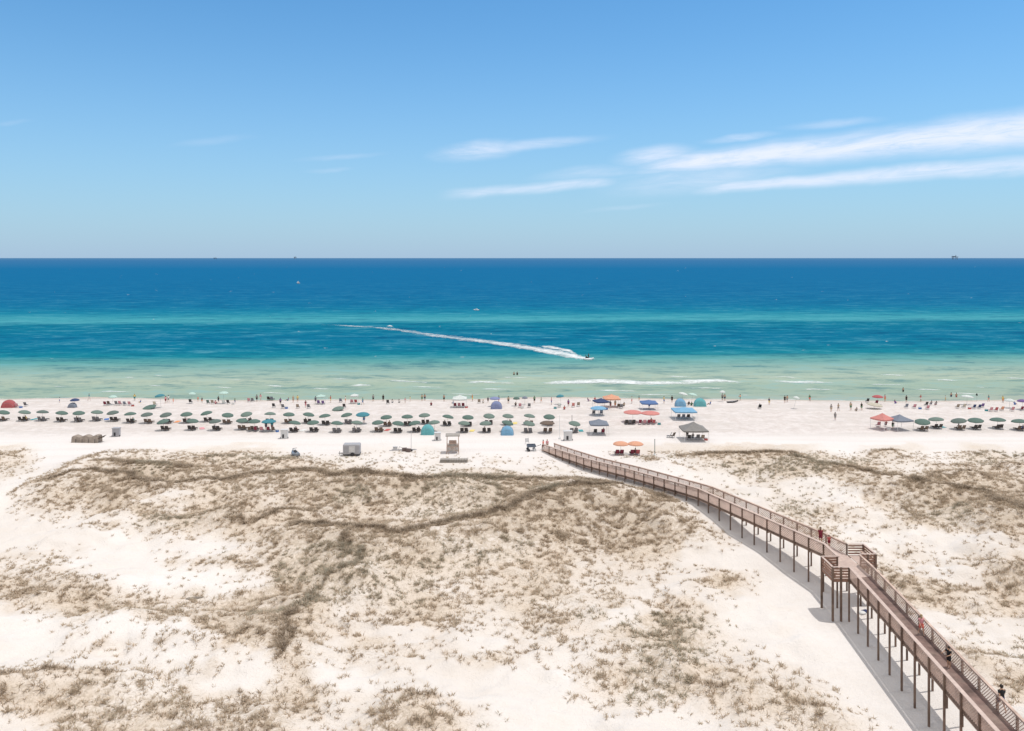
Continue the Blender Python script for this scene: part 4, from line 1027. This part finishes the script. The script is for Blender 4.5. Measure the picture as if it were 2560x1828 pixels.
pavilion(2249, 1074, 'slate', 'grey blue canopy tent right of the coral one', W=3.6, H=2.1, rise=.9, rz=.2)
chair(2195, 1066, 'pink', 'pink chair below the coral canopy tent', False); person(2215, 1066, 'sit', 'maroon', 'black', 'person in dark red seated below the coral canopy tent', 'dark', 0)
person(2232, 1073, 'stand', 'black', 'green', 'person in black between the coral and grey blue canopies', 'dark', 0, scale=.9)
person(2266, 1006, 'stand', 'black', 'black', 'person in black standing behind the grey blue canopy', 'dark', 0); person(2258, 980, 'stand', None, 'black', 'bather far out beyond the grey blue canopy', 'dark', 0, z=-2.0)
chair(2265, 1020, 'slate', 'slate chair behind the grey blue canopy', False); chair(2285, 1021, 'pink', 'pink chair right of the slate one by the surf', False)
chair(2315, 1015, 'charcoal', 'dark chair left of the two people in grey', False); chair(2318, 1024, 'pink', 'rose chair landward of the dark one', False)
person(2328, 1014, 'sit', 'grey', 'navy', 'person in grey seated, left of two side by side', 'dark', 0); person(2340, 1015, 'sit', 'grey', 'maroon', 'person in grey and dark red seated, right of two', 'dark', 2)
umbrella(2417, 1012, 'white', 'white wide umbrella above yellow and tan chairs', R=1.35, H=2.3, tilt=(0, .1))
chair(2393, 1021, 'tan', 'tan chair on the left under the wide white umbrella', False); chair(2409, 1020, 'cream', 'cream chair on the right under the wide white umbrella', False)
umbrella(2442, 1004, 'black', 'closed black umbrella standing like a spike', R=.22, H=2.0)
chair(2434, 1022, 'navy', 'navy chair left of a second navy chair near the black umbrella', False); chair(2447, 1022, 'navy', 'navy chair next to the purple one near the black umbrella', False); chair(2455, 1019, 'purple', 'purple chair right of the navy chairs', False)
chair(2476, 1029, 'pink', 'pink chair facing the surf left of the orange chair', False); chair(2489, 1029, 'red', 'faded red chair right beside the pink one', False); chair(2504, 1027, 'orange', 'orange chair of the last group', False)
umbrella(2524, 1020, 'white', 'white umbrella of the last group by the surf', R=1.1, H=2.1); chair(2530, 1028, 'pink', 'pink chair under the white umbrella of the last group', False)
umbrella(2556, 1024, 'purple', 'purple umbrella at the right end of the beach', R=1.1, H=2.3); chair(2553, 1027, 'maroon', 'wine red chair under the purple umbrella', False)
person(2378, 992, 'stand', None, 'navy', 'bather wading beyond the wide white umbrella', 'dark', 0, z=-2.1); person(2391, 993, 'stand', None, 'red', 'bather in red trunks wading beyond the wide white umbrella', 'dark', 0, z=-2.1)
# --- around the green umbrellas
dome(1268, 1087, 'skyblue', 'bright blue beach tent among the landward umbrellas', W=2.5, H=1.7)
dome(1069, 1086, 'aqua', 'blue and white striped tent behind the pale storage box', W=2.6, H=1.9)
umbrella(1368, 1082, 'brown', 'grey brown umbrella right of the bright blue tent', R=1.45, H=2.3)
chair(1363, 1082, 'brown', 'brown lounger on the left under the grey brown umbrella'); chair(1376, 1082, 'brown', 'brown lounger on the right under the grey brown umbrella')
umbrella(672, 1078, 'teal', 'slate teal umbrella over a crowded family group', R=1.4, H=2.3)
for k, (px, c) in enumerate([(625,'brown'),(640,'maroon'),(655,'pink'),(672,'maroon'),(684,'brown')]):
    chair(px, 1079, c, f'{["brown","dark red","pink","wine red","dark brown"][k]} chair of the crowded family group, {ORD[k]} from the left', False)
person(665, 1075, 'stand', 'black', 'navy', 'person in black standing among the crowded family group', 'dark', 0); person(680, 1076, 'stand', 'teal', 'maroon', 'person in teal standing right in the crowded family group', 'brown', 0)
umbrella(1552, 1138, 'orange', 'orange umbrella nearest the boardwalk, left of two', R=1.35, H=2.35); umbrella(1589, 1138, 'orange', 'orange umbrella nearest the boardwalk, right of two', R=1.35, H=2.35)
for k, (px, c) in enumerate([(1543,'maroon'),(1554,'maroon'),(1580,'maroon'),(1594,'red')]):
    chair(px, 1138, c, f'{["dark red lounger on the left below the left orange umbrella","dark red lounger on the right below the left orange umbrella","dark red lounger below the right orange umbrella","bright red lounger below the right orange umbrella"][k]}')
person(1588, 1137, 'sit', 'maroon', 'red', 'person in dark red seated below the right orange umbrella', 'dark', 0)

# --- objects of the beach service
def simple(name, px, py, label, cat, rz=0, group=None, z=None):
    p = at(px, py); 
    if z is not None: p.z = z
    o = empty(name, p, rz); return tag(o, label, cat, group)
GREYP = mat('grey_plastic', (.36, .36, .38), .5, .08, 3); PALEP = mat('pale_plastic', (.60, .60, .60), .5, .08, 3); DARKP = mat('dark_plastic', (.04, .04, .045), .5, .1, 3)
TARP = mat('brown_tarpaulin', (.30, .25, .21), .85, .2, 2.2, dirt=(.42, .36, .31))
for px, py, w_, h_, m_, lb in ((291,1091,1.25,1.55,GREYP,'grey service box with a dark hatch beside the brown covered stack'),(711,1096,1.25,1.6,PALEP,'pale service box with a dark hatch near the family group'),
                     (1094,1101,1.1,1.4,PALEP,'pale service box in front of the blue striped tent'),(1420,1101,1.5,1.7,PALEP,'pale service box beside the tall white pole')):
    t_ = simple('service_box', px, py, lb, 'service box', .1, 'service boxes along the umbrella rows')
    MB().box((0, 0, h_ / 2), (w_, .9, h_)).build('body', m_, t_, bevel=.04)
    MB().box((0, 0, h_ + .05), (w_ + .16, 1.06, .1)).build('lid', m_, t_, bevel=.02)
    MB().box((-w_ * .12, -.46, h_ * .32), (w_ * .26, .03, h_ * .42)).build('hatch', DARKP, t_)
    for s in (-1, 1): MB().tube([(s * w_ * .5 + .05 * s, -.2, .16), (s * w_ * .5 + .12 * s, -.2, .16)], .16, 10).build('wheel', DARKP, t_)
t_ = simple('covered_stack', 220, 1105, 'long brown tarpaulin over a stack of loungers at the left', 'covered stack', -.05)
R_ = []
for i in range(13):
    x = -2.7 + 5.0 * i / 12; hh = 1.05 + .18 * math.sin(i * 1.3) + .15 * (i / 12); ww = .8 + .06 * math.sin(i * 2.1)
    R_.append([Vector((x, -ww, 0)), Vector((x, -ww * .96, hh * .55)), Vector((x, -ww * .8, hh)), Vector((x, 0, hh * 1.06)), Vector((x, ww * .8, hh)), Vector((x, ww, 0))])
MB().rings(R_).build('tarpaulin', TARP, t_)
for k in range(3): MB().box((2.45 + .18 * k, 0, .75 + .16 * k), (.7, 1.2, .09), M=Matrix.Rotation(-.35, 3, 'Y')).build('lounger_end', mat('lounger_timber', (.13,.095,.07)), t_)
for k in range(4): MB().box((-1.8 + 1.2 * k, -.88, .35), (.05, .06, .7)).build('strap', DARKP, t_)
t_ = simple('box_trailer', 880, 1138, 'grey box trailer with a tow bar on the sand', 'trailer', .05)
MB().box((0, 0, 1.15), (2.9, 1.7, 1.75)).build('body', GREYP, t_, bevel=.22)
MB().box((0, 0, .30), (2.9, 1.5, .12)).build('chassis', DARKP, t_)
for s in (-1, 1): 
    wh = MB().tube([(.2, s * .86 - .09, .33), (.2, s * .86 + .09, .33)], .33, 16).build('wheel', DARKP, t_)
MB().bar((-1.4, -.2, .36), (-2.3, 0, .36), .08, .08).bar((-1.4, .2, .36), (-2.3, 0, .36), .08, .08).build('tow_bar', DARKP, t_)
MB().tube([(-2.1, 0, 0), (-2.1, 0, .7)], .04, 6).build('jack', DARKP, t_)
MB().box((.1, -.868, 1.2), (1.0, .02, 1.1)).build('panel', PALEP, t_)
t_ = simple('jet_ski', 737, 1140, 'grey and white water scooter parked nose up on its beach trolley', 'water scooter', .5)
def hull(L, W, H, m, parent, name='hull', z0=.25):
    R_ = []
    for i in range(9):
        s = i / 8; y = -L / 2 + L * s; w_ = W / 2 * (1 - max(0, (s - .45) / .55) ** 2.2) + .02; kz = z0 + .22 * max(0, s - .5) ** 2 * 4
        R_.append([Vector((0, y, kz)), Vector((w_ * .7, y, kz + .10)), Vector((w_, y, kz + H * .55)), Vector((w_ * .8, y, kz + H)), Vector((0, y, kz + H * 1.1)), Vector((-w_ * .8, y, kz + H)), Vector((-w_, y, kz + H * .55)), Vector((-w_ * .7, y, kz + .10))])
    return MB().rings(R_).build(name, m, parent, smooth=True)
hull(2.7, 1.15, .5, mat('slate_gelcoat', (.20, .23, .27), .25, .06, 3, spec=.5), t_)
MB().rings([ell_ring((0, y, z), Vector((0, 1, 0)), r, h_, 10) for y, z, r, h_ in ((-1.1,.85,.16,.05),(-.9,.95,.22,.14),(-.2,.98,.2,.15),(.05,.92,.15,.1))]).build('seat', DARKP, t_, smooth=True)
MB().rings([ell_ring((0, y, z), Vector((0, 1, 0)), r, h_, 10) for y, z, r, h_ in ((-.05,.9,.2,.12),(.25,1.05,.26,.22),(.7,.9,.26,.16),(1.1,.82,.12,.08))]).build('cowl', WHITEM, t_, smooth=True)
MB().tube([(-.38, .05, 1.32), (0, .18, 1.3), (.38, .05, 1.32)], .03, 6).build('handlebar', DARKP, t_)
MB().bar((-.35, -1.1, .2), (-.35, 1.2, .2), .07, .07).bar((.35, -1.1, .2), (.35, 1.2, .2), .07, .07).bar((-.5, -.5, .2), (.5, -.5, .2), .07, .07).build('trolley_frame', METAL, t_)
for s in (-1, 1): MB().tube([(s * .5, -.5, .2), (s * .72, -.5, .2)], .2, 12).build('wheel', DARKP, t_)
# look-out stand
t_ = simple('lifeguard_stand', 1132, 1131, 'weathered wooden lifeguard stand with a flat roof and tall legs', 'lifeguard stand', .06)
for sx_ in (-1, 1):
    for sy_ in (-1, 1): MB().bar((sx_ * 1.05, sy_ * .85, -.2), (sx_ * .98, sy_ * .8, 3.0), .11, .11, up=(0,1,0)).build('leg', WOOD, t_)
MB().box((0, 0, 3.06), (2.5, 2.1, .14)).build('roof', mat('grey_boards', (.34, .31, .28), .8, .2, 3), t_)
MB().box((0, 0, 1.15), (2.15, 1.8, .1)).build('platform', WOOD, t_)
pn = MB()
for k in range(9): pn.box((-.92 + .23 * k, -.86, 1.0), (.2, .03, 1.25))
pn.build('front_boards', mat('grey_boards', (.34, .31, .28)), t_)
MB().bar((-1, -.88, 1.75), (1, -.88, 1.75), .06, .08).bar((-1, -.9, .3), (1, -.9, 1.5), .05, .08).bar((1, -.9, .3), (-1, -.9, 1.5), .05, .08).build('brace', WOOD, t_)
sb = MB().box((0, .1, 1.5), (1.3, .5, .08)).box((0, -.15, 1.85), (1.3, .06, .6)); sb.build('bench_seat', WOOD, t_)
ld = MB().bar((-.25, 1.7, 0), (-.25, .95, 1.2), .05, .08).bar((.25, 1.7, 0), (.25, .95, 1.2), .05, .08)
for k in range(4): ld.bar((-.25, 1.55 - .17 * k, .24 + .27 * k), (.25, 1.55 - .17 * k, .24 + .27 * k), .05, .05)
ld.build('ladder', WOOD, t_)
t_ = simple('board_stack', 1134, 1155, 'low flat stack of grey boards on the sand below the lifeguard stand', 'board stack', .01)
for k in range(4): 
    b_ = MB()
    for j in range(11): b_.box((-2.1 + .42 * j + .03 * k, 0, .08 + .13 * k), (.38, 1.2 - .06 * k, .1))
    b_.build('board_layer', mat('grey_boards', (.34, .31, .28)), t_)
def pole(px, py, h, m, label, cat, base=None, r=.045):
    t_ = simple('pole', px, py, label, cat); MB().tube([(0, 0, -.3), (0, 0, h)], r, 8).build('shaft', m, t_)
    MB().tube([(0, 0, h - .01), (0, 0, h + .07)], [r * 1.5, r * .7], 8).build('cap', m, t_)
    if base: MB().tube([(0, 0, 0), (0, 0, .3)], [.28, .2], 10).build('foot', base, t_)
    return t_
pole(1028, 1128, 3.1, PALEP, 'thin pale pole among dark gear on the sand', 'pole', DARKP)
pole(1399, 1098, 4.4, WHITEM, 'tall white pole beside the pale service box', 'pole', WHITEM)
pole(1430, 1062, 1.9, DARKP, 'short dark post above the last green umbrella', 'pole')
pole(1637, 1140, 2.8, mat('green_grey_paint', (.16, .20, .18), .6, .1, 4), 'dark green post at the foot of the dune right of the orange umbrellas', 'pole', WHITEM, .06)
t_ = simple('cross_frame', 1317, 1110, 'small pale A frame sign at the end of the boardwalk', 'sign', .3)
MB().bar((-.35, -.2, 0), (-.3, 0, 1.1), .05, .05).bar((.35, -.2, 0), (.3, 0, 1.1), .05, .05).build('frame', METAL, t_); MB().bar((0, -.13, .35), (0, -.02, 1.05), .62, .02, up=(0, -1, .2)).build('board', PALEP, t_)
for px, py, lb in ((1011, 1128, 'dark crate left of the thin pale pole'), (1021, 1130, 'dark crate at the foot of the thin pale pole'), (988, 1124, 'small pale crate left of the dark crates')):
    t_ = simple('gear_crate', px, py, lb, 'crate', random.uniform(-.4, .4), 'gear round the pale pole'); m_ = PALEP if 'small pale' in lb else mat('brown_plastic', (.16, .12, .11), .6, .1, 3)
    MB().box((0, 0, .25), (.8, .5, .5)).build('box', m_, t_, bevel=.03); MB().box((0, 0, .54), (.86, .56, .07)).build('lid', m_, t_, bevel=.02)
t_ = simple('long_paddle_rack', 1010, 1128, 'long low rack lying behind the dark crates', 'rack', .1)
MB().bar((-2.6, .3, .10), (2.2, .4, .16), .10, .09).bar((-2.2, .7, .10), (2.0, .6, .16), .08, .08).build('rails', GREYP, t_); MB().bar((-1.0, .2, .1), (-.8, .3, .75), .06, .06).bar((-.8,.3,.75), (-.3,.35,.5), .05, .05).build('bracket', GREYP, t_)
t_ = simple('beach_cart', 1331, 1127, 'slate blue beach cart with thick wheels at the end of the boardwalk', 'cart', .15)
MB().box((-.2, 0, .75), (1.5, .8, .1)).box((-.2, -.38, .95), (1.5, .05, .4)).box((-.2, .38, .95), (1.5, .05, .4)).box((-.95, 0, .95), (.05, .8, .4)).build('tray', mat('slate_blue_paint', (.13, .16, .21), .6, .1, 4), t_)
for sx_ in (-.75, .35):
    for s in (-1, 1): MB().tube([(sx_, s * .42, .25), (sx_, s * .66, .25)], .25, 12).build('wheel', PALEP if sx_ > 0 else DARKP, t_)
MB().bar((.5, 0, .7), (1.5, 0, 1.0), .06, .06).bar((1.5, -.3, 1.0), (1.5, .3, 1.0), .05, .05).build('handle', DARKP, t_)
for sx_, sy_ in ((-.75, 0), (.35, 0)): MB().bar((sx_, 0, .25), (sx_, 0, .72), .08, .5).build('axle_post', DARKP, t_)
person(1358, 1124, 'walk', 'coral', 'maroon', 'person in coral stepping off the end of the boardwalk', 'brown', 0, rz=.9)
person(1368, 1123, 'stand', 'pink', 'tan', 'person in pink beside the end of the boardwalk', 'fair', 1)
t_ = simple('kayak', 1832, 1007, 'black kayak drawn up at the edge of the surf', 'kayak', -1.25)
hull(3.0, .75, .34, DARKP, t_, z0=.02); MB().tube([(0, -.2, .36), (0, -.2, .42)], [.27, .24], 14).build('cockpit_rim', GREYP, t_)
MB().bar((-.9, -.1, .5), (.9, .1, .5), .04, .04).build('paddle', METAL, t_)
t_ = simple('towel_bundle', 2158, 1533, 'blue and white beach towel dropped on the sand under the boardwalk', 'towel', .4)
MB().rings([ell_ring((x, 0, .08), Vector((1, 0, 0)), .3, .1, 10, Vector((0, 1, 0))) for x in (-.5, -.2, .1)]).build('white_towel', CLOTH['white'], t_, smooth=True)
MB().rings([ell_ring((x, .1, .09), Vector((1, 0, 0)), .26, .11, 10, Vector((0, 1, 0))) for x in (.1, .35, .55)]).build('blue_towel', CLOTH['navy'], t_, smooth=True)
t_ = simple('driftwood', 487, 1489, 'grey driftwood board half buried in the sand hollow', 'driftwood', .25)
MB().rings([[Vector((x, -w_, 0)), Vector((x, -w_ * .8, .12)), Vector((x, w_ * .8, .16)), Vector((x, w_, 0))] for x, w_ in ((-.85,.05),(-.6,.26),(-.2,.2),(.5,.12),(1.0,.05))]).build('board', mat('driftwood_grey', (.22,.19,.16), .9, .25, 3), t_)

# --- on the boardwalk
person(0, 0, 'walk', 'pink', 'coral', 'person in pink walking along the boardwalk with long fair hair', 'fair', 1, rz=PI, xy=(32.6, 63.4), z=4.0, long=True, scale=.93)
person(0, 0, 'reach', 'black', 'black', 'person in black leaning on the boardwalk rail', 'dark', 0, rz=1.9, xy=(32.0, 58.3), z=4.0, scale=.9)
person(0, 0, 'walk', 'black', 'navy', 'person in a black top and navy shorts nearest on the boardwalk', 'dark', 0, rz=0, xy=(32.35, 52.6), z=4.0, scale=1.04)
person(0, 0, 'walk', 'maroon', 'maroon', 'person in dark red walking on the far part of the boardwalk', 'brown', 0, rz=PI * .9, xy=(32.4, 83.6), z=4.0, long=True)
person(0, 0, 'stand', 'red', 'maroon', 'child in red beside the walking person on the boardwalk', 'brown', 1, rz=PI * .9, xy=(32.9, 82.6), z=4.0, scale=.72)

# --- on the water
t_ = simple('water_scooter', 1472, 900, 'white water scooter turning at the head of the long wake', 'water scooter', -1.35, z=SEA - .05)
hull(3.6, 1.3, .6, mat('white_gelcoat', (.75, .76, .77), .25, .05, 3, spec=.5), t_, z0=.0)
MB().rings([ell_ring((0, y, z), Vector((0, 1, 0)), r, h_, 10) for y, z, r, h_ in ((-1.4,.7,.18,.06),(-1.1,.82,.24,.15),(-.2,.86,.22,.15),(.1,.8,.18,.1))]).build('seat', DARKP, t_, smooth=True)
MB().tube([(-.4, .3, 1.15), (0, .45, 1.1), (.4, .3, 1.15)], .035, 6).build('handlebar', DARKP, t_)
pt = at(1472, 900); pt.z = SEA - .05
fw = Vector((math.sin(1.35), math.cos(1.35), 0))
for k, (dy_, lb) in enumerate(((-.15, 'rider in black standing up on the white water scooter'), (-.85, 'passenger in black holding on behind the rider'))):
    q = pt + fw * dy_
    person(0, 0, 'reach' if k == 0 else 'sit', 'black', 'black', lb, 'dark', 0, rz=-1.35, xy=(q.x, q.y), z=SEA + (.30 if k == 0 else .42), scale=1.15)
def motorboat(px, py, L, label, rz):
    t_ = simple('motorboat', px, py, label, 'boat', rz, z=SEA - .1)
    hull(L, L * .32, L * .14, mat('white_gelcoat', (.75, .76, .77)), t_, z0=.0)
    MB().box((0, -.05 * L, L * .2), (L * .18, L * .22, L * .12)).build('cabin', WHITEM, t_); MB().box((0, -.05 * L, L * .30), (L * .24, L * .3, L * .02)).build('hard_top', WHITEM, t_)
    MB().box((0, -.52 * L, L * .12), (L * .08, L * .06, L * .16)).build('outboard', DARKP, t_)
motorboat(745, 709, 10, 'white motorboat far out below the horizon', .5); motorboat(1191, 776, 4.2, 'small white boat beyond the pale sand bar', 1.2)
def rig(px, D, W, H, label):
    x = (px - CX) * D / F; t_ = tag(empty('oil_platform', (x, D, SEA)), label, 'oil platform'); RM = mat('rig_steel', (.20, .24, .28), .7, .1, .05)
    for sx_ in (-1, 1):
        for sy_ in (-1, 1): MB().bar((sx_ * W * .36, sy_ * W * .25, 0), (sx_ * W * .32, sy_ * W * .22, H * .55), W * .07, W * .07, up=(0,1,0)).build('leg', RM, t_)
    MB().box((0, 0, H * .6), (W, W * .7, H * .14)).build('deck', RM, t_); MB().box((-W * .2, 0, H * .74), (W * .4, W * .4, H * .14)).build('module', RM, t_)
    d_ = MB()
    for s in (-1, 1): d_.bar((W * .2 + s * W * .08, 0, H * .67), (W * .2, 0, H * 1.1), W * .03, W * .03); d_.bar((W * .2, s * W * .08, H * .67), (W * .2, 0, H * 1.1), W * .03, W * .03)
    d_.build('derrick', RM, t_); MB().bar((-W * .4, 0, H * .7), (-W * .62, 0, H * .98), W * .02, W * .02).build('crane_boom', RM, t_)
rig(2387, 17000, 110, 92, 'oil platform on the horizon at the far right'); rig(738, 21000, 60, 78, 'small oil platform on the horizon above the white motorboat'); rig(538, 24000, 90, 50, 'faintest oil platform on the horizon at the left')

# --- bathers and coolers strung along the waterline
tops = ['white','teal','yellow','blue','orange','navy','green','pink','purple','red']; bots = ['blue','white','teal','yellow','coral','orange']
for k, px in enumerate([150,226,338,352,437,508,592,656,722,828,866,912,1030,1128,1178,1252,1352,1380,1472,1486,1583,1600,1660,1776,1848,1925,2022,2215,2240,2302,2362,2468,2512,2540]):
    t1, b1 = tops[k % 10], bots[(k + k // 10) % 6]; pose = ['stand', 'walk', 'stand', 'ground', 'reach'][k % 5]
    person(px + random.uniform(-5, 5), 1000 + random.choice([2, 4, 7, 9, 12]), pose, t1, b1, f'person in {t1} with {b1} shorts {dict(stand="standing", walk="walking", ground="sitting on the sand", reach="reaching down")[pose]} by the waterline',
           ['dark', 'brown', 'fair'][k % 3], k % 3, rz=random.uniform(-2, 2), scale=random.choice([1, 1, .95, .75]))
def make_cooler(c):
    r_ = empty('cooler'); MB().box((0, 0, .2), (.62, .38, .4)).build('body', CLOTH[c], r_, bevel=.02); MB().box((0, 0, .43), (.66, .42, .07)).build('lid', WHITEM, r_, bevel=.01)
    MB().bar((-.33, 0, .5), (.33, 0, .5), .03, .03).build('handle', DARKP, r_); return r_
for k, (px, py, c, lb) in enumerate([(52,1020,'blue','blue cooler between the pink chair and the pale grey chair'),(332,1016,'red','red cooler at the end of the line of folding chairs'),(583,1012,'white','white cooler beside the group at the broad white umbrella'),
      (716,1022,'blue','blue cooler right of the person in purple'),(897,1012,'teal','teal cooler beside the bare white frame canopy'),(1166,1020,'red','red cooler at the right leg of the white pointed pavilion'),(1306,1022,'white','white cooler under the dark green umbrella'),
      (1388,1022,'teal','teal cooler left of the dark teal umbrella'),(1516,1024,'blue','blue cooler between the navy and orange canopies'),(1648,1062,'teal','teal cooler at the end of the shaded loungers'),(1735,1048,'white','white cooler at the right leg of the pale blue pavilion'),
      (1765,1101,'red','red cooler at the right leg of the dark grey pavilion'),(1566,1140,'white','white cooler between the two orange umbrellas'),(2222,1075,'white','white cooler between the coral and grey blue canopies'),(2300,1023,'blue','blue cooler near the pink chair by the surf'),
      (2424,1023,'red','red cooler under the wide white umbrella'),(2466,1028,'teal','teal cooler right of the purple chair'),(693,1080,'blue','blue cooler at the right end of the crowded family group')]):
    o = place(('cooler', c), lambda: make_cooler(c), at(px, py), random.uniform(-.6, .6)); tag(o, lb, 'cooler', 'coolers on the sand')
